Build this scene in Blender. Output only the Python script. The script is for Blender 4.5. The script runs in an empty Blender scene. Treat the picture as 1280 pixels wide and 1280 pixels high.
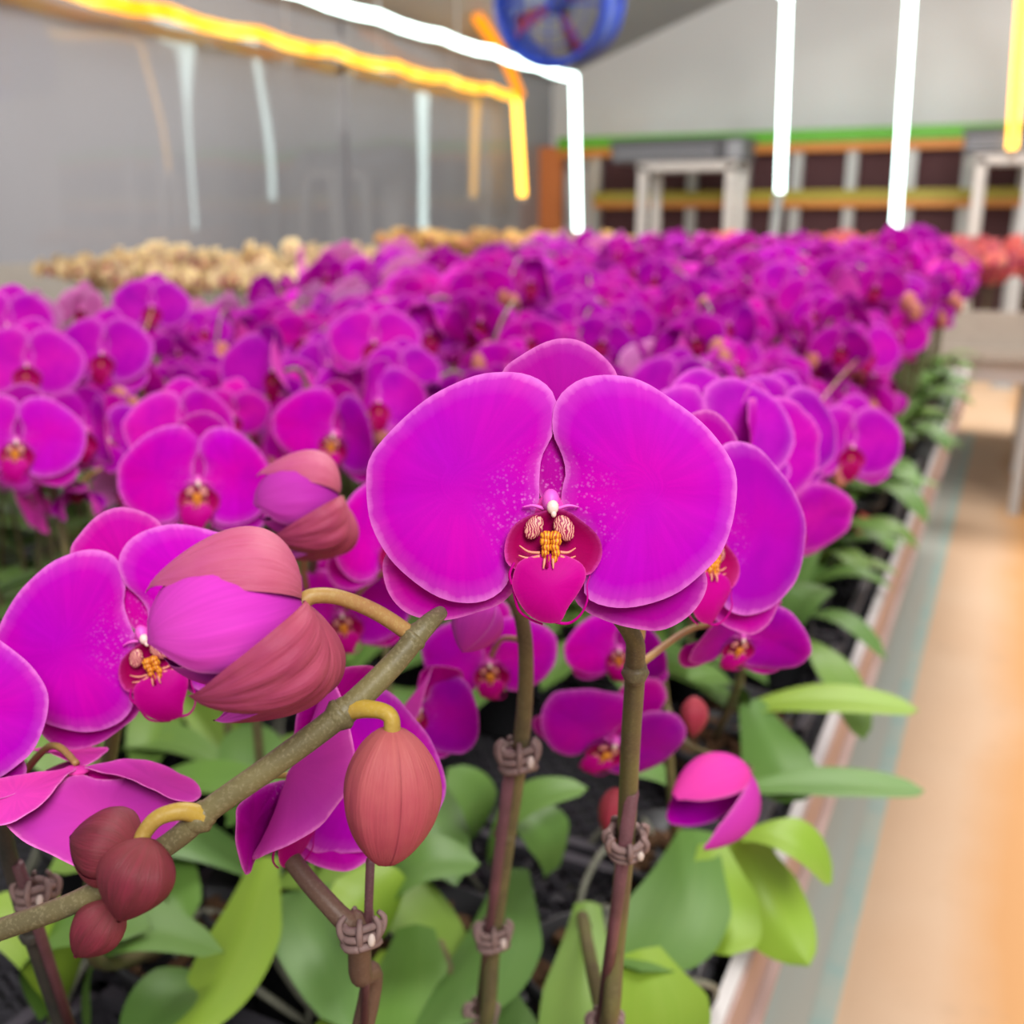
import bpy, math, random
from mathutils import Vector, Matrix
random.seed(7)
V = Vector
SC = bpy.context.scene
COL = SC.collection
PI = math.pi

# ------------------------------------------------------------------ camera
YAW, PITCH, F = math.radians(25.8), math.radians(16.1), 1280.0
CAM = V((0, 0, 1.25))
fl = V((-math.sin(YAW), math.cos(YAW), 0))
RT = V((math.cos(YAW), math.sin(YAW), 0))
FW = fl * math.cos(PITCH) - V((0, 0, 1)) * math.sin(PITCH)
UP = fl * math.sin(PITCH) + V((0, 0, 1)) * math.cos(PITCH)

def ray(px, py):
    return FW + RT * ((px - 640) / F) - UP * ((py - 640) / F)
def P(px, py, d):
    return CAM + ray(px, py) * d
def at_x(px, py, x):
    r = ray(px, py); return CAM + r * (x / r.x)
def at_y(px, py, y):
    r = ray(px, py); return CAM + r * (y / r.y)
def at_z(px, py, z):
    r = ray(px, py); return CAM + r * ((z - CAM.z) / r.z)
def N(a, b, c):
    return (RT * a + UP * b - FW * c).normalized()

cd = bpy.data.cameras.new('camera'); cam = bpy.data.objects.new('camera', cd); COL.objects.link(cam)
cam.matrix_world = Matrix(((RT.x, UP.x, -FW.x, CAM.x), (RT.y, UP.y, -FW.y, CAM.y), (RT.z, UP.z, -FW.z, CAM.z), (0, 0, 0, 1)))
cd.sensor_width = 36; cd.lens = 36; cd.clip_start = .02; cd.clip_end = 100
cd.dof.use_dof = True; cd.dof.focus_distance = .308; cd.dof.aperture_fstop = 9.5
SC.camera = cam

# ------------------------------------------------------------------ materials
MATS = {}
def nodes(name):
    m = bpy.data.materials.new(name); m.use_nodes = True
    nt = m.node_tree; nt.nodes.clear()
    MATS[name] = m
    return m, nt
class NT:
    def __init__(s, name):
        s.m, s.t = nodes(name)
        s.out = s.t.nodes.new('ShaderNodeOutputMaterial')
    def n(s, kind, **kw):
        x = s.t.nodes.new('ShaderNode' + kind)
        for k, v in kw.items():
            if k.startswith('_'): setattr(x, k[1:], v)
            else:
                x.inputs[k.replace('__', ' ')].default_value = v
        return x
    def l(s, a, b): s.t.links.new(a, b)
    def ramp(s, fac, stops):
        r = s.t.nodes.new('ShaderNodeValToRGB')
        while len(r.color_ramp.elements) < len(stops): r.color_ramp.elements.new(.5)
        for e, (p, c) in zip(r.color_ramp.elements, stops):
            e.position = p; e.color = (*c, 1) if len(c) == 3 else c
        s.l(fac, r.inputs[0]); return r.outputs[0]
    def mix(s, fac, a, b, blend='MIX'):
        x = s.t.nodes.new('ShaderNodeMix'); x.data_type = 'RGBA'; x.blend_type = blend
        for i, v in ((0, fac), (6, a), (7, b)):
            if hasattr(v, 'is_output'): s.l(v, x.inputs[i])
            elif i == 0: x.inputs[0].default_value = v
            else: x.inputs[i].default_value = (*v, 1)
        return x.outputs[2]
    def math(s, op, a, b=0.0):
        x = s.t.nodes.new('ShaderNodeMath'); x.operation = op
        for i, v in ((0, a), (1, b)):
            if hasattr(v, 'is_output'): s.l(v, x.inputs[i])
            else: x.inputs[i].default_value = v
        return x.outputs[0]
    def noise(s, scale, detail=3, vec=None, rough=.5):
        x = s.n('TexNoise', Scale=scale, Detail=detail, Roughness=rough)
        if vec is not None: s.l(vec, x.inputs['Vector'])
        return x.outputs['Fac']
    def objco(s): return s.n('TexCoord').outputs['Object']
    def bump(s, h, strength=.3, dist=.001):
        b = s.n('Bump', Strength=strength, Distance=dist); s.l(h, b.inputs['Height']); return b.outputs[0]
    def pbr(s, col, rough=.5, spec=.5, metal=0, normal=None, sheen=0, trans=0, sheen_tint=(1, .7, 1)):
        p = s.n('BsdfPrincipled', Roughness=rough, Metallic=metal)
        p.inputs['Specular IOR Level'].default_value = spec
        if hasattr(col, 'is_output'): s.l(col, p.inputs['Base Color'])
        else: p.inputs['Base Color'].default_value = (*col, 1)
        if normal is not None: s.l(normal, p.inputs['Normal'])
        if sheen:
            p.inputs['Sheen Weight'].default_value = sheen; p.inputs['Sheen Roughness'].default_value = .4
            p.inputs['Sheen Tint'].default_value = (*sheen_tint, 1)
        sh = p.outputs[0]
        if trans:
            t = s.n('BsdfTranslucent')
            if hasattr(col, 'is_output'): s.l(col, t.inputs[0])
            else: t.inputs[0].default_value = (*col, 1)
            mx = s.n('MixShader', Fac=trans); s.l(sh, mx.inputs[1]); s.l(t.outputs[0], mx.inputs[2]); sh = mx.outputs[0]
        s.l(sh, s.out.inputs[0]); return s.m

def simple(name, col, rough=.5, spec=.5, metal=0, var=.15, scale=30):
    t = NT(name); f = t.noise(scale, 4, t.objco())
    c = t.mix(f, tuple(x * (1 - var) for x in col), tuple(min(1, x * (1 + var)) for x in col))
    return t.pbr(c, rough, spec, metal)
def emit(name, col, strength, col2=None, scale=8):
    t = NT(name); e = t.n('Emission', Strength=strength)
    if col2 is None: e.inputs[0].default_value = (*col, 1)
    else:
        f = t.noise(scale, 1, t.objco()); t.l(t.ramp(f, [(.35, col), (.65, col2)]), e.inputs[0])
    t.l(e.outputs[0], t.out.inputs[0]); return t.m

def petal_mat(name, cA, cB, rim, speck=0.0, hue=.0, rimw=.93, trans=.22, rough=.6, sheen=0):
    """thin petal: two tones, pale margin, fine veins and pale specks by the claw"""
    t = NT(name)
    co = t.objco(); at = t.n('Attribute', _attribute_name='rim').outputs['Fac']
    f = t.ramp(t.noise(28, 2, co), [(.3, (0, 0, 0)), (.7, (1, 1, 1))])
    c = t.mix(f, cA, cB)
    if hue:
        oi = t.n('ObjectInfo').outputs['Random']
        h = t.n('HueSaturation'); t.l(c, h.inputs['Color'])
        t.l(t.math('ADD', t.math('MULTIPLY', oi, hue), .5 - hue / 2), h.inputs['Hue'])
        t.l(t.math('ADD', t.math('MULTIPLY', oi, .45), .72), h.inputs['Value'])
        c = h.outputs[0]
    if speck:
        cl = t.n('Attribute', _attribute_name='claw').outputs['Fac']
        v = t.n('TexVoronoi', Scale=900.0); t.l(co, v.inputs['Vector'])
        sp = t.ramp(v.outputs['Distance'], [(.2, (1, 1, 1)), (.5, (0, 0, 0))])
        sp = t.math('MULTIPLY', sp, t.ramp(t.noise(420, 2, co), [(.45, (0, 0, 0)), (.6, (1, 1, 1))]))
        sp = t.math('MULTIPLY', t.math('MULTIPLY', sp, cl), speck)
        c = t.mix(sp, c, (.85, .28, .75))
    mp = t.n('Mapping'); mp.inputs['Scale'].default_value = (46, 1.2, 1); t.l(t.n('TexCoord').outputs['UV'], mp.inputs[0])
    streak = t.noise(1.0, 3, mp.outputs[0], .6)
    c = t.mix(t.math('MULTIPLY', t.ramp(streak, [(.42, (1, 1, 1)), (.6, (0, 0, 0))]), .22), c, tuple(x * .72 for x in cB))
    at = t.math('ADD', at, t.math('MULTIPLY', t.math('SUBTRACT', streak, .5), .10))
    wob = t.math('ADD', at, t.math('MULTIPLY', t.math('SUBTRACT', t.noise(260, 2, co), .5), .05))
    r = t.ramp(wob, [(rimw - .14, (0, 0, 0)), (rimw, (.15, .15, .15)), (1.0, (1, 1, 1))])
    c = t.mix(t.math('MULTIPLY', r, .8), c, rim)
    return t.pbr(c, rough, .06, 0, t.bump(t.noise(1500, 1, co), .10, .0003), sheen, trans)

petal_mat('petal', (.64, .0, .46), (.48, .0, .54), (.78, .20, .71), .75, .03, .93)
petal_mat('sepal', (.52, .0, .33), (.44, .0, .38), (.72, .18, .58), .9, .03, .92)
petal_mat('petal_back', (.80, .06, .46), (.70, .05, .50), (.85, .22, .62), 0, .04, .95)
petal_mat('petal_field', (.70, .008, .53), (.46, .0, .50), (.80, .16, .70), 0, .06, .88)
petal_mat('petal_pale', (.76, .17, .58), (.72, .24, .60), (.85, .5, .75), 0, .04, .90)
petal_mat('petal_cream', (.85, .62, .32), (.85, .68, .44), (.88, .76, .5), 0, .03, .9)
petal_mat('petal_apricot', (.80, .42, .08), (.78, .50, .24), (.85, .6, .3), 0, .05, .9)
petal_mat('petal_coral', (.72, .10, .14), (.75, .20, .22), (.8, .3, .3), 0, .04, .9)
petal_mat('lip', (.42, .000, .17), (.52, .0, .26), (.60, .05, .30), 0, 0, .96, .15, .5)
petal_mat('throat', (.25, .000, .05), (.36, .0, .10), (.58, .05, .35), 0, 0, .93, .1, .5)

def stripe_mat(name, a, b, scale, dist):
    t = NT(name); w = t.n('TexWave', Scale=scale, Distortion=dist, Detail=2.0); t.l(t.objco(), w.inputs['Vector'])
    t.pbr(t.ramp(w.outputs['Fac'], [(.4, a), (.55, b)]), .5); return t.m
stripe_mat('callus', (.80, .36, .01), (.45, .08, .01), 330, 7)
stripe_mat('lobe_marking', (.66, .32, .24), (.28, .0, .06), 380, 12)
simple('callus_far', (.42, .10, .02), .5)
simple('marking', (.68, .24, .16), .5)
simple('column', (.80, .62, .55), .45, var=.2, scale=300)
simple('column_pink', (.75, .10, .55), .5)

def bud_mat(name, top, mid, low):
    t = NT(name); uv = t.n('TexCoord').outputs['UV']; sep = t.n('SeparateXYZ'); t.l(uv, sep.inputs[0])
    co = t.objco()
    mp = t.n('Mapping'); mp.inputs['Scale'].default_value = (26, 1.6, 1); t.l(uv, mp.inputs[0])
    vein = t.math('ADD', t.math('MULTIPLY', t.noise(.3, 2, mp.outputs[0], .5), .4), t.math('MULTIPLY', t.noise(1.6, 4, mp.outputs[0], .6), .6))
    c = t.ramp(sep.outputs['Y'], [(.0, top), (.45, mid), (1, low)])
    c = t.mix(t.ramp(vein, [(.36, (1, 1, 1)), (.62, (0, 0, 0))]), c, (.30, .02, .06), 'MIX')
    c2 = t.ramp(sep.outputs['Y'], [(.0, top), (.45, mid), (1, low)])
    c = t.mix(.45, c2, c)
    c = t.mix(t.math('MULTIPLY', t.noise(160, 3, co), .5), c, top)
    return t.pbr(c, .5, .2, 0, t.bump(vein, .45, .0022))
bud_mat('bud', (.44, .12, .11), (.36, .06, .085), (.28, .015, .06))
bud_mat('bud_dark', (.17, .04, .04), (.085, .010, .02), (.055, .003, .012))
bud_mat('bud_open', (.50, .13, .19), (.44, .07, .19), (.44, .06, .25))
bud_mat('bud_red', (.34, .05, .06), (.28, .02, .045), (.20, .01, .04))
bud_mat('bud_open_low', (.42, .09, .13), (.27, .03, .10), (.22, .02, .10))
bud_mat('bud_small', (.52, .20, .14), (.48, .13, .12), (.42, .08, .12))
petal_mat('bud_inner', (.64, .06, .50), (.58, .035, .48), (.74, .2, .60), 0, .01, .95, .2)

t = NT('leaf'); co = t.objco(); oi = t.n('ObjectInfo').outputs['Random']
c = t.ramp(oi, [(0, (.07, .17, .03)), (.35, (.13, .28, .035)), (.7, (.12, .25, .06)), (1, (.21, .33, .03))])
c = t.mix(t.math('MULTIPLY', t.noise(14, 3, co), .5), c, (.08, .17, .06))
vn = t.n('TexCoord').outputs['UV']; mp = t.n('Mapping'); mp.inputs['Scale'].default_value = (30, .8, 1); t.l(vn, mp.inputs[0])
c = t.mix(t.math('MULTIPLY', t.noise(1.0, 2, mp.outputs[0]), .22), c, (.26, .38, .09))
t.pbr(c, .45, .3, 0, t.bump(t.noise(1.0, 2, mp.outputs[0]), .15, .001), 0, .12)
t = NT('leaf_bright'); co = t.objco()
c = t.mix(t.noise(10, 3, co), (.17, .34, .025), (.27, .40, .03))
mp = t.n('Mapping'); mp.inputs['Scale'].default_value = (30, .8, 1); t.l(t.n('TexCoord').outputs['UV'], mp.inputs[0])
c = t.mix(t.math('MULTIPLY', t.noise(1.0, 2, mp.outputs[0]), .3), c, (.40, .50, .10))
t.pbr(c, .45, .3, 0, t.bump(t.noise(1.0, 2, mp.outputs[0]), .15, .001), 0, .15)

def stem_mat(name, a, b, spots):
    t = NT(name); co = t.objco()
    c = t.mix(t.ramp(t.noise(40, 3, co), [(.35, (0, 0, 0)), (.65, (1, 1, 1))]), a, b)
    sp = t.ramp(t.noise(900, 3, co, .7), [(.52, (0, 0, 0)), (.62, (1, 1, 1))])
    c = t.mix(t.math('MULTIPLY', sp, .3), c, spots)
    return t.pbr(c, .45, .3, 0, t.bump(t.noise(700, 3, co), .3, .0004))
stem_mat('stem', (.155, .13, .055), (.095, .078, .04), (.30, .26, .15))
stem_mat('stem_green', (.13, .125, .04), (.10, .075, .04), (.22, .20, .09))
stem_mat('stem_brown', (.10, .055, .04), (.13, .075, .05), (.2, .14, .1))
stem_mat('stem_dark', (.035, .035, .03), (.06, .05, .04), (.09, .08, .07))
stem_mat('pedicel', (.34, .22, .055), (.30, .15, .06), (.42, .32, .12))
stem_mat('pedicel_yellow', (.40, .27, .035), (.28, .17, .04), (.44, .32, .11))
stem_mat('stake', (.16, .06, .075), (.10, .04, .045), (.2, .1, .11))
simple('clip', (.20, .13, .12), .6, .3, var=.4, scale=200)
simple('clip_tip', (.55, .45, .40), .5, .3)
simple('pot', (.015, .015, .017), .45)
simple('bark', (.10, .055, .03), .9, .1, var=.6, scale=60)
simple('crate', (.05, .047, .056), .42, .5)
simple('root', (.20, .20, .15), .6, .3, var=.4, scale=120)
simple('tag', (.50, .09, .07), .5)
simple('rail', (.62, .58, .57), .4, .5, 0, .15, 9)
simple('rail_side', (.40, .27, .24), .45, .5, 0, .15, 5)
simple('bench_dark', (.03, .03, .03), .7)
simple('galvanised', (.45, .45, .45), .45, .5, .3)
simple('white_steel', (.70, .66, .64), .45)
simple('tan_steel', (.36, .31, .26), .5)
simple('grey_steel', (.42, .40, .40), .5)
simple('unit_dark', (.10, .10, .115), .5)
simple('unit_light', (.33, .34, .38), .5)
simple('green_trim', (.12, .42, .03), .5)
simple('orange_trim', (.60, .22, .04), .5)
simple('olive_trim', (.36, .30, .03), .5)
simple('fan_blue', (.012, .045, .36), .35, .5)
simple('fan_dark', (.03, .03, .06), .4)
simple('fan_red', (.30, .04, .05), .5)
simple('post_orange', (.55, .17, .05), .6)
emit('led_white', (.80, 1, .95), 7)
emit('led_yellow', (1, .34, .01), 2.6, (1, .55, .06), 5)
emit('led_gold', (1, .50, .05), 5)
emit('led_amber', (1, .30, .01), 1.6)
emit('lamp_white', (.85, 1, 1), 8)

t = NT('concrete'); co = t.objco()
c = t.mix(t.ramp(t.noise(1.3, 5, co, .6), [(.3, (0, 0, 0)), (.7, (1, 1, 1))]), (.66, .43, .27), (.71, .50, .34))
sep = t.n('SeparateXYZ'); t.l(co, sep.inputs[0])
wx = t.math('ADD', sep.outputs['X'], t.math('MULTIPLY', t.math('SUBTRACT', t.noise(.8, 4, co), .5), .35))
st = t.ramp(wx, [(.03, (0, 0, 0)), (.15, (1, 1, 1)), (.75, (1, 1, 1)), (.95, (0, 0, 0))])
c = t.mix(t.math('MULTIPLY', st, .85), c, (.62, .30, .10))
c = t.mix(t.math('MULTIPLY', t.ramp(t.noise(5, 6, co, .7), [(.58, (0, 0, 0)), (.75, (1, 1, 1))]), .3), c, (.42, .28, .18))
t.pbr(c, .65, .3, 0, t.bump(t.noise(60, 4, co), .2, .003))
t = NT('painted_line'); co = t.objco()
c = t.mix(t.ramp(t.noise(9, 5, co, .7), [(.35, (0, 0, 0)), (.7, (1, 1, 1))]), (.36, .50, .46), (.50, .52, .44))
t.pbr(c, .6, .3)
t = NT('pale_floor'); co = t.objco(); mp = t.n('Mapping'); mp.inputs['Scale'].default_value = (22, 1.2, 1); t.l(co, mp.inputs[0])
c = t.mix(t.ramp(t.noise(1, 4, mp.outputs[0]), [(.3, (0, 0, 0)), (.7, (1, 1, 1))]), (.50, .47, .40), (.46, .50, .45))
t.pbr(c, .6, .3)

# plastic film on the side wall: smooth, grey, gently rippled, so the lights mirror in it
t = NT('film'); co = t.objco()
mp = t.n('Mapping'); mp.inputs['Scale'].default_value = (1, 1.1, .55); t.l(co, mp.inputs[0])
h = t.noise(1.3, 0, mp.outputs[0], .4)
c = t.mix(t.noise(.5, 2, co), (.22, .215, .235), (.27, .265, .285))
t.pbr(c, .035, .8, 0, t.bump(h, .30, .08))
t = NT('gable_film'); co = t.objco()
c = t.mix(t.noise(.6, 3, co), (.60, .60, .62), (.72, .70, .70))
t.pbr(c, .3, .4, 0, t.bump(t.noise(.7, 2, co), .4, .1))
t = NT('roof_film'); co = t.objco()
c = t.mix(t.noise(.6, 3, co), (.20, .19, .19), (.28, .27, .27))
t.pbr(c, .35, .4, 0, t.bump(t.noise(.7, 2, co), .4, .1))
t = NT('cooling_pad'); co = t.objco(); w = t.n('TexWave', Scale=9.0, Distortion=1.5, _bands_direction='Z'); t.l(co, w.inputs['Vector'])
c = t.mix(w.outputs['Fac'], (.055, .022, .026), (.10, .045, .05)); t.pbr(c, .8, .2)
simple('low_wall', (.26, .235, .21), .8)
M = MATS

# ------------------------------------------------------------------ mesh helpers
class MB:
    def __init__(s): s.v, s.f, s.mi, s.uv, s.at, s.cl, s.mats = [], [], [], [], [], [], []
    def mat(s, name):
        if name not in s.mats: s.mats.append(name)
        return s.mats.index(name)
    def add(s, verts, faces, m, uvs=None, rim=None, claw=None):
        b = len(s.v); k = s.mat(m)
        s.v += [V(x) for x in verts]
        s.f += [tuple(b + i for i in f) for f in faces]; s.mi += [k] * len(faces)
        s.uv += uvs if uvs else [(0, 0)] * len(verts)
        s.at += rim if rim else [0.0] * len(verts)
        s.cl += claw if claw else [0.0] * len(verts)
    def box(s, c, d, m, rot=None):
        vs = []
        for x in (-.5, .5):
            for y in (-.5, .5):
                for z in (-.5, .5):
                    p = V((x * d[0], y * d[1], z * d[2]))
                    if rot is not None: p = rot @ p
                    vs.append(V(c) + p)
        s.add(vs, [(0, 1, 3, 2), (4, 6, 7, 5), (0, 4, 5, 1), (2, 3, 7, 6), (0, 2, 6, 4), (1, 5, 7, 3)], m)
    def bar(s, a, b, w, h, m):
        a, b = V(a), V(b); d = b - a
        s.box((a + b) / 2, (w, d.length, h), m, d.to_track_quat('Y', 'Z').to_matrix())
    def tube(s, pts, rad, m, n=10, sub=6, cap=True):
        pts = [V(p) for p in pts]
        if not hasattr(rad, '__len__'): rad = [rad] * len(pts)
        if len(pts) > 2 and sub > 1: pts, rad = spline(pts, rad, sub)
        rings = []; d0 = (pts[1] - pts[0]).normalized()
        x = d0.orthogonal().normalized()
        vs, uvs = [], []
        for i, p in enumerate(pts):
            d = (pts[min(i + 1, len(pts) - 1)] - pts[max(i - 1, 0)]).normalized()
            x = (x - d * x.dot(d)).normalized(); y = d.cross(x)
            for k in range(n):
                a = 2 * PI * k / n
                vs.append(p + (x * math.cos(a) + y * math.sin(a)) * rad[i]); uvs.append((k / n, i / len(pts)))
        fs = [(i * n + k, i * n + (k + 1) % n, (i + 1) * n + (k + 1) % n, (i + 1) * n + k) for i in range(len(pts) - 1) for k in range(n)]
        if cap:
            fs.append(tuple(range(n - 1, -1, -1))); fs.append(tuple((len(pts) - 1) * n + k for k in range(n)))
        s.add(vs, fs, m, uvs)
    def ball(s, c, r, m, n=12, rings=8, rot=None):
        r = r if hasattr(r, '__len__') else (r, r, r); vs, fs = [], []
        for i in range(rings + 1):
            th = PI * i / rings
            for k in range(n):
                a = 2 * PI * k / n
                p = V((r[0] * math.sin(th) * math.cos(a), r[1] * math.sin(th) * math.sin(a), r[2] * math.cos(th)))
                if rot is not None: p = rot @ p
                vs.append(V(c) + p)
        fs = [(i * n + k, (i + 1) * n + k, (i + 1) * n + (k + 1) % n, i * n + (k + 1) % n) for i in range(rings) for k in range(n)]
        s.add(vs, fs, m)
    def lathe(s, prof, m, n=20, c=(0, 0, 0), rot=None):
        vs = []
        for r, z in prof:
            for k in range(n):
                a = 2 * PI * k / n; p = V((r * math.cos(a), r * math.sin(a), z))
                if rot is not None: p = rot @ p
                vs.append(V(c) + p)
        s.add(vs, [(i * n + k, i * n + (k + 1) % n, (i + 1) * n + (k + 1) % n, (i + 1) * n + k) for i in range(len(prof) - 1) for k in range(n)], m)
    def mesh(s, name, smooth=True):
        me = bpy.data.meshes.new(name); me.from_pydata([tuple(v) for v in s.v], [], s.f)
        for m in s.mats: me.materials.append(M[m])
        me.polygons.foreach_set('material_index', s.mi)
        me.polygons.foreach_set('use_smooth', [smooth] * len(s.f))
        u = me.uv_layers.new(name='UVMap')
        idx = [0] * len(me.loops); me.loops.foreach_get('vertex_index', idx)
        flat = []
        for i in idx: flat += s.uv[i]
        u.data.foreach_set('uv', flat)
        if any(s.at):
            a = me.attributes.new('rim', 'FLOAT', 'POINT'); a.data.foreach_set('value', s.at)
        if any(s.cl):
            a = me.attributes.new('claw', 'FLOAT', 'POINT'); a.data.foreach_set('value', s.cl)
        me.update(); return me
    def obj(s, name, parent=None, smooth=True):
        return put(name, s.mesh(name, smooth), parent)

def put(name, me, parent=None):
    o = bpy.data.objects.new(name, me); COL.objects.link(o)
    if parent is not None: o.parent = parent
    return o
def tag(o, label, cat, group=None, kind=None):
    o['label'] = label; o['category'] = cat
    if group: o['group'] = group
    if kind: o['kind'] = kind
    return o
def empty(name, loc, parent=None):
    o = bpy.data.objects.new(name, None); COL.objects.link(o); o.location = loc; o.empty_display_size = .02
    if parent is not None: o.parent = parent
    return o
def structure(o): o['kind'] = 'structure'; return o
def copy_tree(o, kids, parent=None):
    c = o.copy(); COL.objects.link(c); c.parent = parent
    for ch in kids.get(o.name, ()): copy_tree(ch, kids, c)
    return c
def kids_of(root):
    k = {}
    def go(o):
        k[o.name] = list(o.children)
        for c in o.children: go(c)
    go(root); return k

def spline(pts, rad, sub):
    P_, R_ = [], []
    n = len(pts)
    for i in range(n - 1):
        p0, p1, p2, p3 = pts[max(i - 1, 0)], pts[i], pts[i + 1], pts[min(i + 2, n - 1)]
        for k in range(sub):
            t = k / sub
            P_.append(.5 * ((2 * p1) + (p2 - p0) * t + (2 * p0 - 5 * p1 + 4 * p2 - p3) * t * t + (3 * p1 - p0 - 3 * p2 + p3) * t ** 3))
            R_.append(rad[i] * (1 - t) + rad[i + 1] * t)
    P_.append(pts[-1]); R_.append(rad[-1]); return P_, R_
def closed_spline(pts, n):
    """resample a closed outline to n points through a Catmull-Rom curve"""
    m = len(pts); fine = []
    for i in range(m):
        p0, p1, p2, p3 = (V(pts[(i + j) % m]) for j in (-1, 0, 1, 2))
        for k in range(12):
            t = k / 12
            fine.append(.5 * ((2 * p1) + (p2 - p0) * t + (2 * p0 - 5 * p1 + 4 * p2 - p3) * t * t + (3 * p1 - p0 - 3 * p2 + p3) * t ** 3))
    L = [0]
    for i in range(len(fine)): L.append(L[-1] + (fine[(i + 1) % len(fine)] - fine[i]).length)
    out, j = [], 0
    for k in range(n):
        d = L[-1] * k / n
        while L[j + 1] < d: j += 1
        u = (d - L[j]) / max(1e-9, L[j + 1] - L[j])
        out.append(fine[j % len(fine)].lerp(fine[(j + 1) % len(fine)], u))
    return out

# ------------------------------------------------------------------ flower meshes
U = .306 / 1280            # metres per outline unit
CX, CY = 688, 640
def O(lst): return [(x - CX, CY - y) for x, y in lst]
PET_L = O([(672, 636), (674, 603), (677, 572), (690, 545), (696, 517), (692, 494), (678, 478), (655, 468), (627, 466), (596, 470), (557, 486), (526, 505), (487, 541),
           (463, 572), (458, 603), (463, 650), (483, 691), (510, 720), (545, 744), (577, 753), (608, 750), (631, 734), (639, 712), (640, 690), (650, 665)])
PET_R = O([(704, 640), (702, 615), (707, 591), (702, 568), (692, 546), (690, 525), (694, 505), (706, 488), (729, 474), (764, 470), (803, 478), (846, 505), (885, 537), (913, 576),
           (920, 607), (915, 650), (901, 689), (881, 712), (846, 740), (807, 755), (772, 759), (741, 752), (729, 738), (733, 716), (742, 690), (725, 655)])
DORS = O([(682, 632), (668, 600), (640, 545), (624, 500), (628, 462), (651, 442), (682, 425), (710, 420), (735, 427), (760, 447), (774, 470), (770, 505), (748, 550), (712, 602), (700, 632)])
LAT_L = O([(684, 650), (640, 650), (560, 665), (500, 680), (477, 700), (480, 736), (499, 763), (526, 775), (557, 777), (596, 767), (627, 755), (650, 730), (676, 690)])
LAT_R = O([(696, 650), (730, 655), (800, 675), (862, 690), (885, 716), (886, 742), (866, 771), (831, 790), (792, 787), (752, 775), (722, 755), (705, 710)])
THROAT = O([(673, 641), (654, 648), (640, 659), (632, 676), (631, 695), (638, 707), (660, 714), (690, 716), (715, 716), (735, 717), (749, 699), (750, 680), (742, 665), (724, 650), (707, 639), (690, 637)])
MIDL = O([(650, 700), (643, 712), (640, 729), (646, 746), (658, 764), (675, 775), (694, 777), (702, 772), (709, 757), (722, 738), (731, 718), (724, 702), (700, 692), (672, 692)])
RINGS = (0, .25, .48, .68, .82, .91, .96, .985, 1)
RINGS_LO = (0, .35, .65, .88, 1)

def tepal(b, outline, centre, zf, front, back, claw=(0, 0), n=72, rings=RINGS, thick=1.6, fold=0.0, ripple=0.0, seed=0):
    """a petal: filled outline with height zf(x, y, ring), a pale rim attribute, a front and a back skin"""
    pts = closed_spline(outline, n); c = V(centre); vs, rim, cl, uvs = [], [], [], []
    rim_dir = V(centre) - V(claw); L = rim_dir.length; ax = rim_dir.normalized()
    rs = random.Random(seed); ph = [rs.uniform(0, 6.28) for _ in range(3)]
    for k, r in enumerate(rings):
        for i, p in enumerate(pts):
            if k == 0 and i > 0: continue
            q = c.lerp(p, r); a = 2 * PI * i / n
            uvs.append((i / n, r)); z = zf(q.x, q.y, r) + ripple * r * r * (math.sin(3 * a + ph[0]) + .6 * math.sin(7 * a + ph[1]) + .3 * math.sin(12 * a + ph[2]))
            d = q - V(claw); along = d.dot(ax); side = d - ax * along
            if fold:
                ang = fold * min(1.3, max(0, along) / (2 * L)); al2 = along * math.cos(ang); z += along * math.sin(ang)
                q = V(claw) + ax * al2 + side
            vs.append(V((q.x, q.y, z))); rim.append(r); cl.append(max(0.0, 1 - d.length / 95.0))
    fs = [(0, 1 + i, 1 + (i + 1) % n) for i in range(n)]
    for k in range(len(rings) - 2):
        o = 1 + k * n
        fs += [(o + i, o + n + i, o + n + (i + 1) % n, o + (i + 1) % n) for i in range(n)]
    # orientation: make the front face +z
    a, b_, c_ = (vs[i] for i in fs[n // 3])
    if (b_ - a).cross(c_ - a).z < 0: fs = [tuple(reversed(f)) for f in fs]
    b.add([v * U for v in vs], fs, front, uvs, rim, cl)
    nr = [V((0, 0, 0)) for _ in vs]
    for f in fs:
        q = (vs[f[1]] - vs[f[0]]).cross(vs[f[2]] - vs[f[0]])
        for i in f: nr[i] = nr[i] + q
    edge = 1 + (len(rings) - 2) * n
    bv = [v - nr[j].normalized() * (0.0 if j >= edge else thick) for j, v in enumerate(vs)]
    b.add([v * U for v in bv], [tuple(reversed(f)) for f in fs], back, uvs, rim, cl)

def zpet(sign, lift=4, recurve=10):
    def z(x, y, r):
        d = math.hypot(x, y) / 240
        crease = -3.0 * math.exp(-((y - 20 + abs(x) * .05) / 22) ** 2) * min(1, d * 1.4)
        return lift + 14 * math.sin(min(1, d) * PI * .75) - recurve * r ** 5 + crease
    return z
def zsep(lift, back):
    return lambda x, y, r: lift - back * (math.hypot(x, y) / 220) ** 1.5 - 5 * r ** 4
def z_throat(x, y, r): return 8 + 16 * r ** 2.2
def z_mid(x, y, r):
    return 26 + 12 * (1 - r ** 2) - 8 * max(0, (-y - 100) / 40) ** 2

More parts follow.
